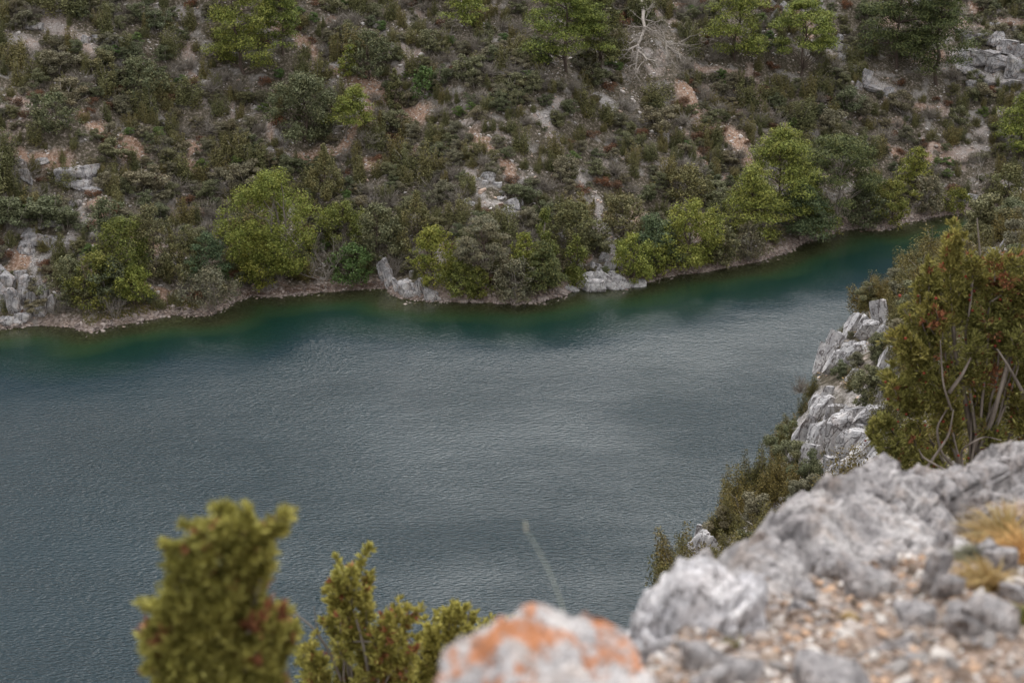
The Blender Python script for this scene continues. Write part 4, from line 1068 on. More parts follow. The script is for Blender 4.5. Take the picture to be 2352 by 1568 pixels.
# ------------------------------------------------------------------ near bank: cliff slabs
SL = lambda items, label, seed, tilt=-18, **k: slab_cluster('cliff_rock', items, label, 'cliff rock', near_hit, 'rockw', tilt=tilt, seed=seed, **k)
SL([(1967, 712, 26, 50, -8), (1938, 738, 28, 58, -22), (1957, 752, 22, 60, -20), (1997, 762, 34, 54, -24), (2018, 726, 30, 66, 14), (1985, 752, 24, 50, -22), (2022, 768, 24, 50, -20), (1975, 800, 34, 24, 10)],
   'row of upright pale rock fins at the top of the near cliff', 41)
SL([(1905, 795, 24, 56, -12), (1922, 790, 30, 60, -14), (1896, 824, 28, 70, -10), (1920, 832, 36, 70, -14), (1945, 828, 30, 64, -16), (1888, 800, 20, 44, -14), (1958, 800, 24, 40, 10)],
   'cluster of leaning white slabs jutting over the water below the upright fins', 43)
SL([(1868, 930, 18, 46, -10), (1884, 945, 28, 70, -14), (1900, 905, 18, 36, -6), (1850, 1000, 44, 120, -8), (1872, 1010, 30, 110, -14), (1862, 1050, 40, 60, -6)], 'tall smooth white slab standing at the cliff edge above the water', 45)
SL([(1925, 1000, 62, 120, -16), (1958, 1020, 56, 110, -20), (1990, 1030, 40, 120, -22), (1930, 950, 44, 60, -10), (1960, 955, 46, 60, -10), (2008, 960, 44, 76, -30), (1980, 990, 26, 26, -10)], 'broad grey cracked slabs in the middle of the near cliff', 47)
SL([(1935, 1085, 60, 60, -14), (1985, 1080, 40, 60, -24), (2012, 1060, 30, 70, -24), (2030, 1010, 26, 60, -10), (1905, 1070, 30, 40, -10), (2050, 1080, 40, 50, -14)], 'lower grey slabs just above the near ridge of rocks', 49)
SL([(1594, 1262, 30, 96, -14), (1612, 1232, 24, 50, -10), (1628, 1262, 28, 60, -16), (1608, 1200, 16, 24, -20), (1640, 1215, 26, 34, 0), (1610, 1290, 34, 40, -10)], 'white rock face at the lowest visible corner of the near cliff', 51)
SL([(2045, 775, 26, 40, -24), (2040, 742, 14, 28, -14), (2160, 700, 24, 30, -20), (2130, 715, 18, 24, -10)], 'small white rocks half hidden by bushes right of the upright fins', 53)
SL([(2040, 822, 26, 50, -24), (2052, 850, 24, 34, -16), (1960, 860, 20, 30, -10), (1985, 872, 26, 20, 0)], 'pale rocks between the dark bushes under the upright fins', 54)
SL([(2310, 560, 24, 20, -20), (2290, 580, 20, 16, -10), (2326, 548, 20, 16, -20)], 'pale rocks near the right edge below the river bend', 55)

# near bank: bushes
VARN = {}
def shrub_fine(kind, seed):
    rng = np.random.RandomState(seed); g = Geo(); C, Rr = [], []
    if kind == 'juniper':
        for i in range(rng.randint(12, 17)):
            a = rng.uniform(0, 6.28); rr = rng.uniform(0, .36); hh = rng.uniform(.5, .98) * (1 - rr * .8)
            for t in np.linspace(.2, 1, 5):
                C.append([math.cos(a) * rr * (.6 + .5 * t), math.sin(a) * rr * (.6 + .5 * t), hh * t - .04]); q = .19 * (1.12 - t * .7); Rr.append([q, q, q * 1.2])
        al, asp = .5, .42
    else:
        for i in range(34):
            a = rng.uniform(0, 6.28); rr = rng.uniform(0, .38); z = rng.uniform(.15, .88) * (1 - (rr * 1.5) ** 2 * .5)
            q = rng.uniform(.07, .14); C.append([math.cos(a) * rr, math.sin(a) * rr, z]); Rr.append([q, q, q * .85])
        al, asp = .12, .65
    leafset(g, C, Rr, 11000, .034, rng, 0, aspect=asp, along=al, up=.35)
    for i in range(22):
        q = C[rng.randint(len(C))]
        tube(g, curve_pts((0, 0, -.05), np.array(q) + np.array([0, 0, .07]), 5, .35, rng), np.linspace(.012, .003, 5), 3, 1)
    me = g.mesh(kind + '_bush'); 
    for m_ in ((M['fgj2'] if kind == 'juniper' else M[kind]), M['greytwig']): me.materials.append(m_)
    return me
M['fgj2'] = foliage('cliff_juniper', (0.040, .034, .010), (0.105, .088, .026), (0.19, .155, .05))
VARN['juniper'] = [shrub_fine('juniper', 900 + i) for i in range(4)]
VARN['mastic'] = [shrub_fine('mastic', 920 + i) for i in range(3)]
VARN['bright'] = [shrub_fine('bright', 940)]
VARN['oliveb'] = [shrub_fine('oliveb', 950 + i) for i in range(2)]
VARN['twig'] = VAR['twig']; VARN['rust'] = VAR['rust']
rng = np.random.RandomState(31)
NB = [  # cx, foot y, width, height, kind, label
 (1995, 690, 74, 60, 'mastic', 'smooth rounded olive bush at the top of the near cliff over the water'),
 (2040, 672, 60, 50, 'juniper', 'feathery olive bush right of the smooth rounded bush'),
 (2100, 655, 56, 70, 'juniper', 'pointed brownish juniper whose tip stands against the dark water'),
 (1992, 745, 30, 50, 'juniper', 'slim brown juniper between the upright rock fins'),
 (1938, 775, 34, 46, 'juniper', 'little dark juniper tucked among the white slabs'),
 (1957, 782, 26, 26, 'oliveb', 'tiny brown bush right of the little dark juniper'),
 (2075, 705, 80, 80, 'oliveb', 'wide brownish bush on the slope right of the upright fins'),
 (2130, 680, 80, 80, 'juniper', 'bushy olive-brown juniper below the pointed one'),
 (2085, 760, 90, 90, 'juniper', 'dark olive juniper right of the pale rock wedge'),
 (2015, 832, 76, 88, 'mastic', 'dark green dense bush right of the leaning white slabs'),
 (2060, 815, 70, 80, 'juniper', 'brown-green bush behind the dense dark one'),
 (1965, 845, 60, 46, 'oliveb', 'low brown bush at the foot of the leaning slabs'),
 (1930, 870, 56, 50, 'mastic', 'grey-green bush under the leaning white slabs'),
 (2000, 930, 110, 120, 'mastic', 'big dark green bush in the middle of the near cliff'),
 (1965, 890, 70, 70, 'juniper', 'yellowish olive bush leaning on the big dark green one'),
 (2070, 960, 70, 120, 'mastic', 'shaded bush between the big dark green one and the near juniper'),
 (1868, 905, 50, 60, 'juniper', 'dark bush hanging over the water left of the grey fins'),
 (1845, 950, 44, 70, 'juniper', 'lower dark bush hanging over the water above the tall slab'),
 (1838, 895, 30, 40, 'twig', 'thin grey bush at the cliff edge above the water'),
 (1925, 990, 44, 90, 'twig', 'leafless grey bush in front of the cracked slabs'),
 (1900, 1050, 30, 60, 'oliveb', 'small bush growing in the gap between tall slab and cracked slabs'),
 (1815, 1040, 60, 120, 'juniper', 'tall dark juniper left of the tall smooth slab'),
 (1785, 1075, 70, 110, 'juniper', 'dark olive juniper clump on the edge above the water'),
 (1740, 1110, 84, 110, 'juniper', 'broad olive juniper leaning out over the water'),
 (1700, 1130, 64, 90, 'oliveb', 'feathery brownish bush on the outer edge of the slope'),
 (1780, 1150, 100, 120, 'juniper', 'bulky olive-brown juniper mid-way down the bushy slope'),
 (1852, 1130, 80, 110, 'mastic', 'grey-green bush below the tall smooth slab'),
 (1830, 1180, 70, 80, 'oliveb', 'brown bush above the near ridge of rocks'),
 (1655, 1155, 58, 64, 'bright', 'fresh green leafy bush sticking out over the water'),
 (1618, 1185, 50, 60, 'mastic', 'grey-green bush below the fresh green leafy one'),
 (1710, 1200, 110, 100, 'juniper', 'rounded golden-olive juniper in the middle of the lower slope'),
 (1760, 1240, 100, 110, 'juniper', 'golden-olive juniper nearest the ridge of rocks'),
 (1655, 1240, 80, 80, 'oliveb', 'greyish twiggy bush above the lowest white rock face'),
 (1592, 1215, 50, 70, 'mastic', 'thin dark bush left of the lowest white rock face'),
 (1568, 1290, 50, 100, 'mastic', 'dark bush hanging below at the outermost corner of the cliff'),
 (1690, 1290, 90, 80, 'juniper', 'bush just behind the notch in the near rocks'),
 (1640, 1315, 60, 60, 'mastic', 'small green bush at the notch in the near rocks'),
 (2160, 640, 90, 70, 'juniper', 'brownish juniper on the skyline of the near bank'),
 (2200, 620, 70, 70, 'oliveb', 'grey-brown bush on the near bank under the river bend'),
 (2240, 590, 90, 76, 'juniper', 'olive juniper below the dark water at the bend'),
 (2300, 545, 90, 70, 'juniper', 'round olive bush near the right edge below the bend'),
 (2350, 520, 90, 90, 'juniper', 'brownish juniper cut by the right edge'),
 (2270, 660, 100, 90, 'oliveb', 'brown bush behind the big near juniper'),
 (2340, 640, 100, 90, 'juniper', 'olive bush at the right edge behind the big near juniper'),
 (2200, 720, 110, 100, 'juniper', 'olive bush hidden behind the top of the big near juniper'),
 (2320, 760, 120, 110, 'oliveb', 'brown bush right behind the big near juniper'),
 (2130, 800, 100, 100, 'juniper', 'dark juniper left behind the big near juniper'),
 (2120, 900, 110, 120, 'juniper', 'dark bush under the left side of the big near juniper'),
 (2230, 880, 140, 130, 'juniper', 'shaded bush behind the lower big near juniper'),
 (2050, 1060, 70, 60, 'oliveb', 'brown bush at the foot of the cracked slabs'),
]
kn2 = {'juniper': 'juniper_bush', 'mastic': 'mastic_bush', 'bright': 'green_bush', 'oliveb': 'heath_bush', 'twig': 'bare_bush'}
for cx_, fy_, w, h, kd, lab in NB:
    p = near_hit(cx_, fy_ - 4)[0]
    if np.isnan(p[0]):
        p = near_hit(cx_ + 12, fy_ + 14)[0]
        if np.isnan(p[0]):
            p = near_hit(cx_ + 34, fy_ + 34)[0]
            if np.isnan(p[0]): continue
        p = PY(cx_, fy_, p[1])
    s_ = float(msize(p))
    me = VARN[kd][rng.randint(len(VARN[kd]))]
    o = bpy.data.objects.new(kn2[kd], me); COL.objects.link(o)
    o.location = p - np.array([0, 0, .15 * h * s_]); q_ = .82 if (cx_ < 2080 and 680 < fy_ < 1090) else 1; o.scale = (w * s_ * 1.4 * q_, w * s_ * 1.4 * q_, h * s_ * 1.25 * q_)
    o.rotation_euler = (0, 0, rng.uniform(0, 6.28)); o['label'] = lab; o['category'] = 'bush'
NL = [('the upright rock fins', 1985, 740), ('the leaning white slabs', 1915, 820), ('the tall smooth white slab', 1865, 1000), ('the cracked grey slabs', 1950, 1020), ('the fresh green leafy bush', 1655, 1130), ('the lowest white rock face', 1610, 1250),
      ('the big near juniper', 2200, 850), ('the smooth rounded olive bush', 1995, 665), ('the golden-olive junipers', 1735, 1200), ('the pointed juniper', 2100, 620)]
cn = np.stack([rng.uniform(4, 60, 12000), rng.uniform(36, 112, 12000)], 1)
cnz = near_z(*cn.T); ux, uy = project(np.stack([cn[:, 0], cn[:, 1], cnz + .4], 1))
dE, _t = poly_dist(cn[:, 0], cn[:, 1], E[:, :2])
okn = (ux > 1540) & (ux < 2420) & (uy > 440) & (uy < 1360)
for (a, b, c, d_) in [(1915, 2062, 690, 860), (1860, 1985, 760, 900), (1840, 2040, 880, 1110), (1575, 1660, 1200, 1300), (2030, 2070, 790, 870), (2140, 2180, 680, 720)]:
    okn &= ~((ux > a) & (ux < b) & (uy > c) & (uy < d_ + 25))
placed = []
for i in np.where(okn)[0]:
    w = float(np.clip(rng.lognormal(math.log(1.7 if cn[i, 1] < 60 else 2.2), .3), .8, 3.6))
    if any((cn[i, 0] - a) ** 2 + (cn[i, 1] - b) ** 2 < ((w + ww) * .36) ** 2 for a, b, ww in placed): continue
    placed.append((cn[i, 0], cn[i, 1], w))
    if len(placed) > 360: break
    kd = rng.choice(['juniper', 'juniper', 'juniper', 'juniper', 'mastic', 'juniper', 'oliveb', 'mastic', 'oliveb', 'juniper'])
    me = VARN[kd][rng.randint(len(VARN[kd]))]
    o = bpy.data.objects.new(kn2[kd], me); COL.objects.link(o)
    h = w * rng.uniform(.75, 1.15)
    o.location = (cn[i, 0], cn[i, 1], cnz[i] - .12 * h); o.scale = (w * 1.25, w * 1.25, h * 1.1); o.rotation_euler = (0, 0, rng.uniform(0, 6.28))
    x, y = ux[i], uy[i]; _, nm, a, b = min((abs(x - a) + abs(y - b), nm, a, b) for nm, a, b in NL)
    rel = ('right of ' if x > a else 'left of ') if abs(x - a) > abs(y - b) else ('above ' if y < b else 'below ')
    sz = 'tiny' if w < 1.1 else 'small' if w < 1.5 else 'medium' if w < 2 else 'large'
    o['label'] = f"{sz} {'olive' if kd == 'juniper' else 'grey-green' if kd == 'mastic' else 'brownish' if kd == 'oliveb' else 'leafless'} bush on the near cliff {rel}{nm}"; o['category'] = 'bush'; o['group'] = 'bushes on the near cliff slope'
# low growth and stones on the near bank
pts = np.stack([rng.uniform(3, 60, 9000), rng.uniform(22, 120, 9000)], 1)
pz = near_z(*pts.T); ux, uy = project(np.stack([pts[:, 0], pts[:, 1], pz], 1)); vis = (ux > 1500) & (ux < 2400) & (uy < 1400)
pts, pz = pts[vis], pz[vis]
q = np.stack([pts[:, 0], pts[:, 1], pz + .12], 1)
for nm, mk, sl, lab in (('cliff_scrub', 'oliveb', slice(0, None, 3), 'low brown scrub on the near cliff slope'), ('cliff_grass', 'drygrass', slice(1, None, 5), 'tufts of dry yellow grass on the near cliff slope'), ('cliff_brush', 'rust', slice(2, None, 5), 'rusty dead brush on the near cliff slope')):
    g = Geo(); qq = q[sl]; leafset(g, qq, np.tile([[.28, .28, .22]], (len(qq), 1)), len(qq) * 26, .12, rng, 0, aspect=.25, along=.6)
    link(nm, g.mesh(nm), M[mk], kind='stuff', label=lab, cat='scrub')
pick = rng.uniform(0, 1, len(q)) < .5
scatter_stones('cliff_stones', q[pick] - [0, 0, .12], np.clip(rng.lognormal(math.log(.2), .5, pick.sum()), .08, .7), 'stones', 1, rng, 'pale stones between the bushes of the near cliff')

# ------------------------------------------------------------------ the gravelly ledge by the camera
_le = []
for px, py in [(1330, 1640), (1430, 1545), (1560, 1450), (1640, 1395), (1700, 1330), (1800, 1250), (1900, 1175), (1990, 1140), (2110, 1150), (2230, 1130), (2352, 1095), (2560, 1070)]:
    d_ = ray(px, py); rt = -d_[2] / d_[1]; Y_ = .527 / (rt - .3825); _le.append((d_[0] / d_[1] * Y_, Y_))
LE = np.array([(-.30, .2)] + _le + [(8, 5.6)])
def ledge_h(x, y):
    drop = .527 + .3825 * y
    d, t = poly_dist(x, y, LE)
    i = np.clip(t.astype(int), 0, len(LE) - 2); a = LE[i]; b = LE[i + 1]
    side = y - np.interp(x, LE[:, 0], LE[:, 1])
    p = xyz(x, y)
    n = .035 * fbm(p / .45, 4, 201) + .012 * fbm(p / .08, 3, 205)
    lift = .03 * np.exp(-((d - .25) / .28) ** 2) * np.clip((y - 1.8) / 1.2, 0, 1)
    return 60 - drop + n + np.where(side < 0, lift, lift - d * 2.6 - .04 * fbm(p / .2, 3, 207))
lx = np.arange(-.5, 3.6, .024); ly = np.arange(.2, 5.2, .024)
LX, LY = np.meshgrid(lx, ly); LZ = ledge_h(LX, LY)
def ledge_z(x, y): return sample(LZ, np.asarray(x, float), np.asarray(y, float), -.5, .2, .024)
def ledge_hit(px, py):
    px = np.atleast_1d(np.asarray(px, float)); py = np.atleast_1d(np.asarray(py, float))
    d = ray(px, py); d = d / d[:, 1:2]; ys = np.arange(.6, 5.1, .015)
    pts = np.array([0, 0, CAMZ]) + d[:, None] * ys[None, :, None]
    under = pts[..., 2] < ledge_z(pts[..., 0], pts[..., 1]); idx = np.where(under.any(1), under.argmax(1), -1)
    out = pts[np.arange(len(px)), idx]; out[idx < 0] = np.nan
    return out
def ledge_ground():
    m, nt, out = mat('ledge_ground')
    tc = N(nt, 'ShaderNodeTexCoord'); v = tc.outputs['Object']
    n1 = noise(nt, v, 5, 6, .65); n2 = noise(nt, v, 45, 5, .7)
    c = ramp(nt, n2, [(0.3, (.085, .060, .045)), (0.5, (.22, .160, .125)), (0.7, (.42, .345, .30))])
    c = mixc(nt, ramp(nt, n1, [(0.5, 0.0), (0.66, .8)]), c, (.40, .37, .36))
    bp = N(nt, 'ShaderNodeBump', {'Height': n2, 'Strength': .9, 'Distance': .01})
    d = N(nt, 'ShaderNodeBsdfPrincipled', {'Base Color': c, 'Roughness': .95, 'Normal': bp.outputs[0]}); d.inputs['Specular IOR Level'].default_value = .1
    nt.links.new(d.outputs[0], out.inputs['Surface']); return m
M['ledge'] = ledge_ground()
link('ledge_ground', mesh_np('ledge_ground', np.stack([LX, LY, LZ], -1).reshape(-1, 3), grid_faces(*LX.shape), smooth=True), M['ledge'], kind='structure')

def ledge_rock(name, cx_, cy_, w, h, label=None, cat='rock', Y=None, sub=5, matk='rockf', parent=None, seed=None, tilt=0, deep=.9, group=None, box=.75, cuts=8, pit=.35, rough=.22):
    if Y is None:
        p = ledge_hit(cx_, cy_ + h * .35)[0]
        if np.isnan(p[0]): p = ledge_hit(cx_ + 30, cy_ + h * .5)[0]
        if np.isnan(p[0]): return None
        Y = p[1]
    p = PY(cx_, cy_, Y); s_ = float(msize(p))
    seed = seed or int(cx_ + cy_ * 3)
    me = rock_mesh(name, (w * s_ * 1.12, w * s_ * deep, h * s_ * 1.15), seed, sub=sub, cuts=cuts, rough=rough, box=box, pit=pit, ridges=.06)
    o = link(name, me, M[matk], parent=parent, label=label, cat=cat if label else None, group=group)
    o.location = Vector(p) - (parent.location if parent else Vector((0, 0, 0)))
    rg = np.random.RandomState(seed)
    o.rotation_euler = (rg.uniform(-.2, .2), math.radians(tilt), rg.uniform(-.5, .5))
    return o
def worley(u, v, seed):
    """jittered cells: returns F1, F2, and for the own cell two random numbers and the offset from its centre"""
    iu, iv = np.floor(u), np.floor(v)
    f1 = np.full(u.shape, 9.0); f2 = f1.copy(); r1 = np.zeros(u.shape); r2 = r1.copy(); ox = r1.copy(); oy = r1.copy()
    for a in (-1, 0, 1):
        for b in (-1, 0, 1):
            cu, cv = iu + a, iv + b
            z = cu * 0
            hx = _hash(cu, cv, z, seed) * .42 + .5; hy = _hash(cu, cv, z, seed + 1) * .42 + .5
            dx, dy = u - cu - hx, v - cv - hy; d = np.sqrt(dx * dx + dy * dy)
            m = d < f1
            f2 = np.where(m, f1, np.minimum(f2, d)); f1 = np.where(m, d, f1)
            r1 = np.where(m, _hash(cu, cv, z, seed + 2), r1); r2 = np.where(m, _hash(cu, cv, z, seed + 3), r2); ox = np.where(m, dx, ox); oy = np.where(m, dy, oy)
    return f1, f2, r1, r2, ox, oy
rx = np.arange(.15, 3.4, .0085); ry = np.arange(1.6, 4.9, .0085)
RX, RY = np.meshgrid(rx, ry)
rd, rt = poly_dist(RX, RY, LE)
rside = RY - np.interp(RX, LE[:, 0], LE[:, 1])
rp = xyz(RX, RY)
wid = (.20 + .30 * np.clip((RX - .55) / 1.1, 0, 1)) * (1 + .35 * fbm(rp / .3, 2, 301))
m_in = np.clip(1.35 - rd / wid, 0, 1); m_in = m_in * m_in * (3 - 2 * m_in)
wu = (RX * .85 + RY * .5) / .16 + .35 * fbm(rp / .15, 3, 303); wv_ = (-RX * .5 + RY * .85) / .27 + .35 * fbm(rp / .15, 3, 304)
f1, f2, r1, r2, ox, oy = worley(wu, wv_, 311)
g1, g2, s1, s2, px_o, py_o = worley(wu * 3.1 + .3 * r1, wv_ * 2.6, 321)
blk = .030 * r1 + .055 * ox * r2 + .035 * oy * r1 - .040 * np.exp(-(f2 - f1) / .07)
blk2 = .010 * s1 + .014 * px_o * s2 - .012 * np.exp(-(g2 - g1) / .08)
fine = .010 * ridged(rp / .07, 4, 331) + .005 * fbm(rp / .02, 3, 335)
H_ = .085 + .035 * np.clip((RX - .9), 0, 1)
base_ = 60 - (.527 + .3825 * RY)
ins_h = base_ + m_in * (H_ + blk + blk2 + fine) - .05 * (1 - m_in)
out_h = base_ + (H_ + blk + blk2 + fine) - rd * (1.3 + .9 * np.clip(fbm(rp / .12, 3, 341), -1, 1)) - np.maximum(rd - .15, 0) * 2.5
fade = np.clip((rt - 3.9) / 1.6, 0, 1); fade = fade * fade * (3 - 2 * fade)
RZ = np.where(rside < 0, ins_h, out_h) - (1 - fade) * (H_ + .05)
kx = RX + .25 * (fine + blk) * 1.2; ky = RY
keepv = (((rd < .9) & (rside < 0)) | ((rd < .55) & (rside >= 0))) & (rt > 3.9)
fc = grid_faces(*RX.shape); fc = fc[keepv.ravel()[fc].all(1)]
used = np.unique(fc); remap = np.zeros(RX.size, int); remap[used] = np.arange(len(used))
me = mesh_np('rock_ridge', np.stack([kx, ky, RZ], -1).reshape(-1, 3)[used], remap[fc], smooth=True)
root = link('rock_ridge', me, M['rockf'], label='rugged grey limestone ridge rising along the outer rim of the ledge', cat='rock ridge')
for it in [(1905, 1180, 130, 90), (2012, 1115, 130, 90), (2110, 1165, 100, 80), (2180, 1150, 80, 100), (2222, 1120, 90, 90),
           (2275, 1100, 110, 90), (2345, 1075, 120, 100), (1835, 1215, 130, 80), (1765, 1265, 130, 80), (2245, 1195, 80, 80), (2060, 1190, 90, 70), (2165, 1240, 60, 80)]:
    ledge_rock('rock', it[0], it[1] + 8, it[2], it[3] * .85, parent=root, box=.8, cuts=8, rough=.16, pit=.5, tilt=-18)
_rg = np.random.RandomState(91)
for _ in range(26):
    t_ = _rg.uniform(0, 1); x_ = 1680 + t_ * 690; y_ = np.interp(x_, [1680, 1800, 1900, 2000, 2120, 2230, 2370], [1340, 1240, 1165, 1125, 1150, 1130, 1080]) + _rg.uniform(40, 170) * (.5 + .5 * t_)
    w_ = _rg.uniform(20, 48); ledge_rock('rock', x_, y_, w_, w_ * _rg.uniform(.6, 1.1), parent=root, box=.8, cuts=8, rough=.2, pit=.4, sub=4, tilt=_rg.uniform(-35, 5), seed=int(3000 + _ * 7))
ledge_rock('boulder', 1548, 1505, 300, 330, 'large pale grey boulder at the rim between the lichen boulder and the gravel', 'boulder', Y=1.95, sub=5, matk='rockp', seed=611, box=.5, cuts=8, rough=.24)
ledge_rock('boulder', 1655, 1410, 110, 90, 'dark pitted knob on the right shoulder of the large pale boulder', 'boulder', Y=1.98, sub=5, seed=617, pit=.9)
ledge_rock('boulder', 1252, 1650, 430, 440, 'blurred foreground boulder with orange lichen patches at the bottom edge', 'boulder', Y=1.22, sub=5, matk='rockl', seed=629, box=.15, cuts=3, rough=.13, pit=.15)
for it, lab in [((2255, 1410, 130, 120), 'flat grey rock with a dark hollow beneath its left end'), ((1985, 1338, 110, 90), 'smooth dark-grey stone in the middle of the gravel'), ((2225, 1440, 90, 80), 'small rock leaning against the flat grey rock'),
                ((2170, 1250, 44, 80), 'narrow upright rock at the foot of the ridge'), ((2150, 1320, 60, 110), 'tall split rock standing between gravel and dry grass'), ((1850, 1362, 64, 46), 'small grey stone left of the smooth dark-grey one'),
                ((1920, 1590, 190, 70), 'half-buried grey slab at the bottom edge of the gravel'), ((2068, 1480, 60, 44), 'pale stone lying in the lower gravel'), ((2300, 1280, 80, 66), 'round grey rock beneath the dry grass tuft'), ((2180, 1350, 60, 60), 'blocky rock beside the tall split rock'),
                ((1700, 1545, 110, 60), 'low grey rock right below the large pale boulder'), ((1640, 1560, 80, 70), 'rounded grey rock at the base of the large pale boulder'), ((1838, 1400, 50, 40), 'white-faced stone below the small grey one'), ((2110, 1420, 90, 50), 'low grey slab left of the flat grey rock'),
                ((1600, 1500, 100, 90), 'light grey rock pressed against the large pale boulder'), ((1765, 1300, 46, 34), 'pinkish white stone under the ridge'), ((2330, 1360, 60, 50), 'grey rock at the right edge below the grass'), ((2040, 1290, 60, 44), 'angular stone below the middle of the ridge'), ((1905, 1310, 52, 40), 'small angular rock under the left part of the ridge')]:
    ledge_rock('rock', *it, label=lab, sub=4, pit=.25, rough=.16)

# loose stones on the ledge: the larger ones singly, the fine gravel as one mass
rng = np.random.RandomState(61)
gp = np.stack([rng.uniform(0.0, 2.6, 60000), rng.uniform(.9, 4.2, 60000)], 1)
gz = ledge_z(*gp.T); ux, uy = project(np.stack([gp[:, 0], gp[:, 1], gz], 1))
dd, tt = poly_dist(gp[:, 0], gp[:, 1], LE)
ok = (ux > 1300) & (ux < 2420) & (uy < 1640) & (uy > 1180) & (gp[:, 1] > 1.3)
gp, gz = gp[ok], gz[ok]
n_ = min(len(gp), 9500); gp, gz = gp[:n_], gz[:n_]
sz = np.clip(rng.lognormal(math.log(.0100), .42, n_), .004, .026) * (gp[:, 1] / 2.2) ** .4
scatter_stones('gravel', np.stack([gp[:, 0], gp[:, 1], gz + sz * .2], 1), sz, 'pebbles', 1, rng, 'pinkish and white gravel covering the ledge', cat='gravel')
SV = [rock_mesh('stone', (1, .8, .6), 700 + i, sub=2, cuts=9, rough=.15, box=.4, smooth=False) for i in range(10)]
M['loose'] = stone_mat('loose_stones', [(.30, .25, .22), (.26, .24, .23), (.40, .35, .32), (.20, .15, .12), (.33, .26, .21), (.50, .46, .43)])
for me in SV: me.materials.append(M['loose'])
px2 = rng.uniform(1640, 2350, 900); py2 = rng.uniform(1270, 1566, 900)
hp = ledge_hit(px2, py2); k = 0; done = []
for p in hp:
    if np.isnan(p[0]) or k >= 200: continue
    if any((p[0] - a) ** 2 + (p[1] - b) ** 2 < .04 ** 2 for a, b in done): continue
    done.append((p[0], p[1])); k += 1
    o = bpy.data.objects.new('stone', SV[k % 10]); COL.objects.link(o)
    s_ = rng.uniform(.018, .036); o.scale = (s_, s_, s_); o.location = p + np.array([0, 0, s_ * .12]); o.rotation_euler = (rng.normal(0, .3), rng.normal(0, .3), rng.uniform(0, 6.28))
    o['label'] = 'loose fist-sized or smaller angular stone lying on the ledge gravel'; o['category'] = 'stone'; o['group'] = 'loose stones on the ledge gravel'

# grass on the ledge
def grass_tuft(cx_, cy_, w, h, label, matk='drygrass', n=260, Y=None, lean=.3, blade=.0022, seed=1, name='grass_tuft'):
    p = ledge_hit(cx_, cy_)[0] if Y is None else PY(cx_, cy_, Y)
    if np.isnan(p[0]): return
    s_ = float(msize(p)); g = Geo(); rg = np.random.RandomState(seed)
    for i in range(n):
        a = rg.uniform(0, 6.28); r = rg.uniform(0, .5) ; b0 = np.array([math.cos(a) * r * w * s_ * .5, math.sin(a) * r * w * s_ * .5, 0])
        d = np.array([math.cos(a) * rg.uniform(.1, .8) + lean, math.sin(a) * rg.uniform(.1, .6), 1]); ln = h * s_ * rg.uniform(.5, 1.1)
        pts = [b0]; 
        for j in range(4): pts.append(pts[-1] + d / np.linalg.norm(d) * ln / 4); d = d + np.array([d[0] * .35, d[1] * .35, -.28])
        pts = np.array(pts); side = np.cross(pts[-1] - pts[0], [0, 0, 1.0]); side = side / (np.linalg.norm(side) + 1e-9) * blade
        wv = np.array([1, .9, .7, .5, .15])[:, None]
        v = np.concatenate([pts - side * wv, pts + side * wv]); k = 5
        g.add(v, np.array([[j, j + 1, j + 1 + k, j + k] for j in range(4)]))
    link(name, g.mesh(name), M[matk], loc=p, label=label, cat='grass')
grass_tuft(2305, 1262, 110, 120, 'big straw-coloured grass tuft at the right edge below the stump', n=420, seed=2, lean=-.25)
grass_tuft(2350, 1300, 100, 110, 'second straw-coloured tuft cut by the right edge', n=300, seed=3, lean=-.3)
grass_tuft(2262, 1350, 120, 80, 'loose straw grass spreading below the big tuft at the right', n=260, seed=12, lean=-.4)
grass_tuft(2240, 1290, 120, 50, 'flattened dry reddish grass beside the big tuft', n=260, seed=4, lean=-.6, matk='oliveb')
grass_tuft(1852, 1292, 50, 34, 'small yellow tuft under the left part of the ridge', n=120, seed=5)
grass_tuft(1690, 1490, 22, 44, 'tiny green-yellow tuft in the lower gravel', matk='greengrass', n=26, seed=6, lean=-.5)
grass_tuft(1945, 1428, 40, 30, 'faint yellow tuft in the middle of the gravel', n=60, seed=7)
grass_tuft(2345, 1440, 90, 60, 'green-yellow grass clump at the right edge beside the flat grey rock', matk='greengrass', n=260, seed=8)
grass_tuft(1700, 1330, 70, 60, 'fine reddish dry stalks in front of the left end of the ridge', matk='oliveb', n=90, seed=9, blade=.001)
grass_tuft(1860, 1150, 40, 40, 'short dry stalks on top of the ridge', n=30, seed=10, blade=.001)
g = Geo(); p0 = PY(1300, 1420, 1.7); p1 = PY(1212, 1222, 1.78)
tube(g, np.array([p0 * (1 - t) + p1 * t + np.array([.006 * math.sin(t * 3), 0, 0]) for t in np.linspace(-.4, 1, 10)]) - p0, np.linspace(.0011, .0007, 10), 5)
M['stalk'] = foliage('pale_stalk', (.30, .29, .22), (.42, .41, .33), (.52, .50, .42))
st = link('grass_stalk', g.mesh('grass_stalk'), M['stalk'], loc=p0, label='single long dry grass stalk rising against the water', cat='grass stalk')
g = Geo(); tube(g, np.array([p1 - p0 + np.array([-.002, 0, .0]), p1 - p0 + np.array([-.003, 0, .012]), p1 - p0 + np.array([-.004, 0, .02])]), [.0012, .0026, .0008], 6)
link('seed_head', g.mesh('seed_head'), M['stalk'], parent=st)

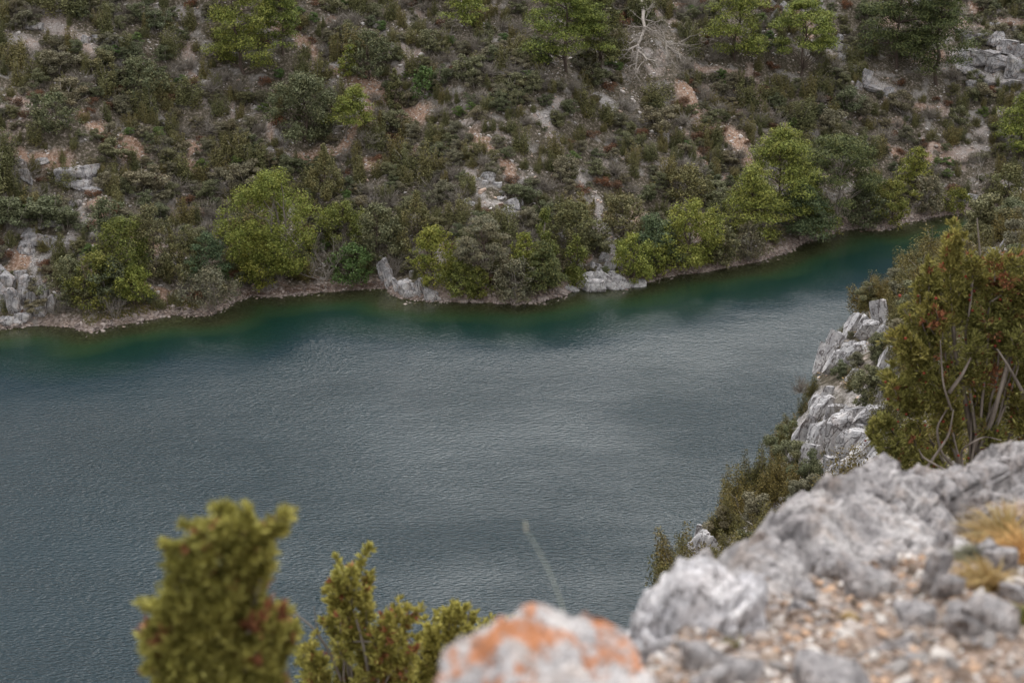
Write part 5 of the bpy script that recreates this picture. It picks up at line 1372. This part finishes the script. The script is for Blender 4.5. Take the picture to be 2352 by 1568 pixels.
# weathered stump at the right end of the ridge
p0 = PY(2318, 1150, 3.25); g = Geo(); rg = np.random.RandomState(3); s_ = float(msize(p0))
for a_, b_, r0, r1 in (((-14, -60), (2, 40), 26, 17), ((2, 40), (16, 76), 16, 8), ((10, 8), (60, -24), 16, 12), ((60, -24), (110, -10), 12, 8), ((-4, -10), (-34, -50), 12, 6), ((24, 30), (56, 50), 7, 4)):
    tube(g, curve_pts(np.array([a_[0], rg.uniform(-6, 6), a_[1]]) * s_, np.array([b_[0], rg.uniform(-6, 6), b_[1]]) * s_, 8, .15, rg), np.linspace(r0, r1, 8) * s_ * .9, 9)
M['stump'] = bark('stump_wood', (.09, .05, .04), (.34, .24, .20), 30)
link('stump', g.mesh('stump', True), M['stump'], loc=p0, label='twisted reddish-brown weathered stump at the right end of the rocks', cat='stump')

# ------------------------------------------------------------------ junipers close to the camera
def plume(geo, a, b, rad, ntw, ntf, size, rng, m=0, m2=None, p2=.08, aspect=.28, twig=None):
    """a leafy branch from a to b: short twigs leave it all round, each clothed in scale-leaf sprays"""
    a = np.asarray(a, float); b = np.asarray(b, float); ax = b - a; L_ = np.linalg.norm(ax); ax_ = ax / L_
    t = rng.uniform(.05, 1, ntw); root_ = a + ax * t[:, None]
    o = rng.normal(size=(ntw, 3)); o -= (o @ ax_)[:, None] * ax_; o /= np.linalg.norm(o, axis=1)[:, None]
    ln = rad * np.clip(rng.lognormal(-.15, .5, ntw), .25, 2.6) * (1.05 - .65 * t) * np.clip(t * 4, .3, 1)
    td = o * .85 + ax_ * .8 + rng.normal(0, .5, (ntw, 3)); td /= np.linalg.norm(td, axis=1)[:, None]
    end = root_ + td * ln[:, None]
    s = rng.uniform(.2, 1.02, (ntw, ntf))[..., None]
    p = root_[:, None] + (end - root_)[:, None] * s + rng.normal(0, rad * .10, (ntw, ntf, 3))
    d = td[:, None] + rng.normal(0, .45, (ntw, ntf, 3)) + np.array([0, 0, .25]); d /= np.linalg.norm(d, axis=-1)[..., None]
    nn = rng.normal(size=(ntw, ntf, 3)); q = np.cross(d, nn); q /= np.linalg.norm(q, axis=-1)[..., None]
    sz = size * rng.uniform(.6, 1.5, (ntw, ntf, 1))
    quad = np.stack([p, p + d * sz * .5 + q * sz * aspect * .5, p + d * sz, p + d * sz * .5 - q * sz * aspect * .5], 2)
    red = rng.uniform(0, 1, ntw) < p2
    for msk, mm in ((~red, m), (red, m if m2 is None else m2)):
        if msk.any():
            v = quad[msk].reshape(-1, 3); geo.add(v, np.arange(len(v)).reshape(-1, 4), mm)
    if twig is not None:
        tube(twig, curve_pts(a, b, 6, .06, rng), np.linspace(rad * .07, rad * .02, 6), 5)
        for i in range(0, ntw, max(1, ntw // 14)): tube(twig, np.stack([root_[i], (root_[i] + end[i]) / 2, end[i]]), [rad * .03, rad * .02, rad * .01], 3)
def near_juniper(label, Y, base, plumes, size, dens, seed, bare=(), berries=0, sx=1.0, oy=0, name='juniper_bush', leafk='fgjuniper'):
    rng = np.random.RandomState(seed); P0 = PY(base[0], base[1], Y); s_ = float(msize(P0))
    root = empty(name, P0, label, 'juniper')
    g = Geo(); tw = Geo()
    plumes = [(base[0] + (a - base[0]) * sx, b + oy, base[0] + (c - base[0]) * sx, d + oy, e, f_) for a, b, c, d, e, f_ in plumes]
    def W(px, py, dy): return PY(px, py, Y + dy * s_) - P0
    more = []
    for (x0, y0, x1, y1, r, red) in plumes:
        more.append((x0, y0, x1, y1, r * .46, red * .3))
        for _ in range(6):
            t = rng.uniform(.2, .9); bx, by = x0 + (x1 - x0) * t, y0 + (y1 - y0) * t; L0 = math.hypot(x1 - x0, y1 - y0)
            a_ = math.atan2(y1 - y0, x1 - x0) + rng.normal(0, .55); l_ = L0 * rng.uniform(.25, .45)
            more.append((bx, by, bx + math.cos(a_) * l_, by + math.sin(a_) * l_, r * rng.uniform(.22, .40), red * .3 if rng.uniform() > .05 else .6))
    for (x0, y0, x1, y1, r, red) in more:
        dy = rng.uniform(-60, 60)
        a = W(x0, y0, dy * .6); b = W(x1, y1, dy)
        L_ = math.hypot(x1 - x0, y1 - y0)
        n = int(L_ * r * dens / 330); 
        plume(g, a, b, r * s_ * 1.15, max(14, int(n * .75)), 18, size * 1.32, rng, 0, 1, red, twig=tw)
        if r > 12 and rng.uniform() < (.25 if leafk == 'fgjuniper' else .06): tube(tw, curve_pts(W(base[0] + rng.normal(0, 6), base[1], 0), a, 8, .12, rng), np.linspace(8, 3, 8) * s_ * .6, 6)
    me = g.mesh('foliage'); me.materials.append(M[leafk]); me.materials.append(M['fgrust']); link('foliage', me, None, parent=root)
    for path, r in bare:
        pts = np.array([W(x, y, d) for x, y, d in path]); 
        tt = np.linspace(0, len(pts) - 1, len(pts) * 4); pp = np.stack([np.interp(tt, np.arange(len(pts)), pts[:, i]) for i in range(3)], 1)
        for _ in range(2): pp[1:-1] = (pp[:-2] + pp[1:-1] * 2 + pp[2:]) / 4
        tube(tw, pp, np.linspace(r, r * .4, len(pp)) * s_, 6)
    link('branches', tw.mesh('branches', True), M['greytwig'] if leafk == 'fgjuniper' else M['twigdark'], parent=root)
    if berries:
        g = Geo(); v, f = ico(1)
        for i in range(berries):
            x0, y0, x1, y1, r, red = plumes[rng.randint(len(plumes))]; t = rng.uniform(.1, .9)
            c = W(x0 + (x1 - x0) * t + rng.normal(0, r * .6), y0 + (y1 - y0) * t + rng.normal(0, r * .4), rng.uniform(-60, -10)); g.add(v * 3.2 * s_ * rng.uniform(.7, 1.2) + c, f)
        link('berries', g.mesh('berries', True), M['berry'], parent=root, kind='stuff')
    return root
near_juniper('strongly blurred olive juniper at the lower left, nearest to the camera', 1.9, (480, 1760),
    [(470, 1560, 455, 1200, 70, .12), (520, 1560, 570, 1195, 80, .12), (430, 1500, 395, 1240, 55, .08), (560, 1480, 640, 1250, 50, .15), (500, 1480, 530, 1300, 80, .1), (430, 1560, 350, 1360, 70, .1), (400, 1620, 335, 1450, 60, .12),
     (560, 1600, 600, 1380, 80, .12), (600, 1640, 690, 1440, 70, .1), (480, 1660, 460, 1420, 100, .1), (540, 1700, 560, 1480, 100, .1), (420, 1700, 400, 1520, 70, .1), (620, 1700, 660, 1540, 80, .15), (490, 1340, 480, 1165, 26, .3), (590, 1300, 592, 1165, 30, .2), (520, 1420, 470, 1260, 60, .1)],
    .011, 6.5, 21, sx=.76, oy=36, bare=[([(480, 1700, 0), (470, 1500, -20), (490, 1330, -10), (500, 1240, 0)], 10), ([(520, 1700, 0), (560, 1480, 20), (600, 1330, 0)], 8)])
near_juniper('spiky middle juniper with grey dead twigs, between the two other foreground junipers', 4.4, (820, 1680),
    [(800, 1500, 810, 1300, 38, .1), (800, 1420, 775, 1330, 30, .1), (820, 1430, 850, 1340, 22, .1), (800, 1520, 770, 1400, 46, .2), (850, 1540, 840, 1400, 46, .15), (870, 1560, 895, 1410, 36, .5), (900, 1580, 935, 1405, 34, .35), (760, 1580, 700, 1490, 44, .1), (720, 1600, 680, 1450, 30, .15),
     (800, 1620, 790, 1490, 70, .15), (880, 1640, 870, 1490, 70, .25), (740, 1640, 720, 1520, 60, .12), (930, 1640, 940, 1500, 50, .3), (840, 1640, 845, 1510, 60, .2)],
    .016, 10, 23, bare=[([(800, 1600, 0), (760, 1500, 0), (720, 1440, -10), (680, 1408, -10)], 4), ([(735, 1460, 0), (725, 1430, 0), (722, 1390, 0)], 2), ([(850, 1560, -20), (835, 1480, -30), (812, 1400, -30)], 5), ([(860, 1560, -10), (915, 1480, -10), (960, 1500, 0)], 3), ([(760, 1475, -20), (840, 1470, -30), (870, 1478, -20)], 2.5)])
near_juniper('golden-olive juniper between the spiky one and the lichen boulder', 4.8, (1060, 1700),
    [(1040, 1540, 1025, 1400, 34, .05), (1060, 1540, 1075, 1400, 30, .08), (1000, 1560, 990, 1440, 38, .08), (1020, 1600, 1000, 1490, 60, .08), (1090, 1580, 1110, 1440, 40, .05), (1130, 1560, 1178, 1425, 28, .05), (1080, 1620, 1090, 1490, 60, .08), (960, 1620, 965, 1520, 50, .1), (1120, 1600, 1130, 1480, 40, .05), (1050, 1470, 1050, 1395, 18, .1), (1000, 1660, 1010, 1540, 60, .1)],
    .016, 10, 25, bare=[([(1000, 1560, 0), (950, 1480, -20), (925, 1440, -20)], 3.5), ([(1060, 1500, 0), (1075, 1420, 0), (1083, 1375, 0)], 2)])
near_juniper('large yellow-olive juniper tree with dark red berries rising behind the ridge at the right', 10.5, (2230, 1170),
    [(2190, 760, 2175, 560, 60, .1), (2210, 740, 2240, 600, 50, .15), (2150, 800, 2130, 640, 50, .1), (2250, 800, 2290, 620, 60, .45), (2310, 820, 2340, 660, 70, .3), (2180, 860, 2150, 720, 70, .1), (2250, 880, 2240, 740, 80, .15), (2330, 900, 2350, 760, 80, .15), (2130, 900, 2090, 780, 55, .08),
     (2180, 960, 2130, 850, 80, .1), (2260, 980, 2230, 850, 90, .15), (2340, 1000, 2340, 880, 90, .2), (2120, 1010, 2075, 880, 60, .08), (2200, 1060, 2170, 950, 80, .15), (2290, 1080, 2280, 960, 90, .2), (2120, 1080, 2090, 980, 60, .1), (2050, 1080, 2000, 985, 40, .1), (2080, 1110, 2050, 1020, 50, .1), (2370, 1080, 2380, 960, 80, .2),
     (2160, 1130, 2140, 1040, 60, .15), (2070, 940, 2050, 880, 34, .1), (2390, 860, 2400, 700, 80, .2), (2210, 700, 2195, 545, 22, .1), (2240, 1140, 2240, 1050, 70, .2), (2330, 1140, 2330, 1060, 70, .25), (2060, 1000, 2020, 960, 40, .1), (2100, 860, 2070, 760, 45, .1), (2090, 960, 2040, 870, 45, .1), (2300, 700, 2310, 600, 60, .3), (2360, 720, 2372, 590, 70, .3), (2400, 1000, 2420, 850, 80, .2), (2150, 900, 2110, 700, 55, .1), (2390, 900, 2400, 760, 90, .2), (2280, 860, 2300, 700, 80, .3), (2190, 1000, 2160, 880, 90, .1)],
    .029, 9.5, 27, berries=130, leafk='midjuniper', bare=[([(2230, 1170, 0), (2240, 1050, 20), (2220, 930, 10), (2190, 800, 0), (2190, 650, 0)], 9), ([(2240, 1060, 0), (2280, 960, -30), (2310, 850, -30), (2330, 760, 0)], 7), ([(2230, 1110, 0), (2160, 1040, -50), (2150, 980, -60), (2180, 930, -60)], 4), ([(2180, 900, -60), (2210, 860, -70), (2230, 820, -70)], 5),
      ([(2130, 1070, -70), (2180, 1000, -80), (2190, 940, -80)], 3.5), ([(2260, 1110, -60), (2300, 1040, -80), (2350, 1030, -80)], 4), ([(2215, 1090, -60), (2205, 1030, -80), (2260, 1000, -80), (2300, 1010, -70)], 3), ([(2350, 900, -60), (2310, 830, -70), (2290, 800, -60)], 4), ([(2175, 1080, -80), (2120, 1050, -80), (2110, 1030, -70)], 3), ([(2185, 940, -60), (2165, 880, -70), (2160, 780, -60)], 3), ([(2255, 640, 0), (2250, 570, 0), (2244, 500, 0)], 3)])

# ------------------------------------------------------------------ labels that would be shared are told apart by their distance from the landmark they name
for o in COL.objects:
    if o.get('group') == 'loose stones on the ledge gravel':
        x, y = project(np.array(o.location)); sz_ = 'larger' if o.scale[0] > .027 else 'smaller'
        nm = min((abs(x - a) + abs(y - b), n_) for n_, a, b in (('the smooth dark-grey stone', 1985, 1338), ('the flat grey rock', 2255, 1410), ('the large pale boulder', 1600, 1450), ('the pale lower stone', 2068, 1480), ('the small yellow tuft', 1852, 1292), ('the half-buried slab', 1920, 1570), ('the tall split rock', 2150, 1320)))[1]
        o['label'] = f'{sz_} loose angular stone on the gravel near {nm}'
LMP = {n: (a, b) for n, a, b in LM + NL}
LMP.update({'the smooth dark-grey stone': (1985, 1338), 'the flat grey rock': (2255, 1410), 'the large pale boulder': (1600, 1450), 'the pale lower stone': (2068, 1480), 'the small yellow tuft': (1852, 1292), 'the half-buried slab': (1920, 1570), 'the tall split rock': (2150, 1320)})
ORD = ['nearest', 'second nearest', 'third nearest', 'fourth nearest', 'fifth nearest', 'sixth nearest', 'seventh nearest', 'eighth nearest', 'ninth nearest', 'tenth nearest', 'eleventh nearest', 'twelfth nearest', '13th nearest', '14th nearest', '15th nearest', '16th nearest', '17th nearest', '18th nearest', '19th nearest', '20th nearest'] + [f'{i}th nearest' for i in range(21, 80)]
byl = {}
for o in COL.objects:
    if o.get('group') and o.get('label') and o.parent is None: byl.setdefault(o['label'], []).append(o)
for lab, os_ in byl.items():
    if len(os_) < 2: continue
    lm = next((LMP[k] for k in LMP if lab.endswith(k)), None)
    if lm is None: continue
    def dist(o):
        x, y = project(np.array(o.location)); return abs(x - lm[0]) + abs(y - lm[1])
    for k, o in enumerate(sorted(os_, key=dist)):
        o['label'] = lab + ', ' + ORD[k]
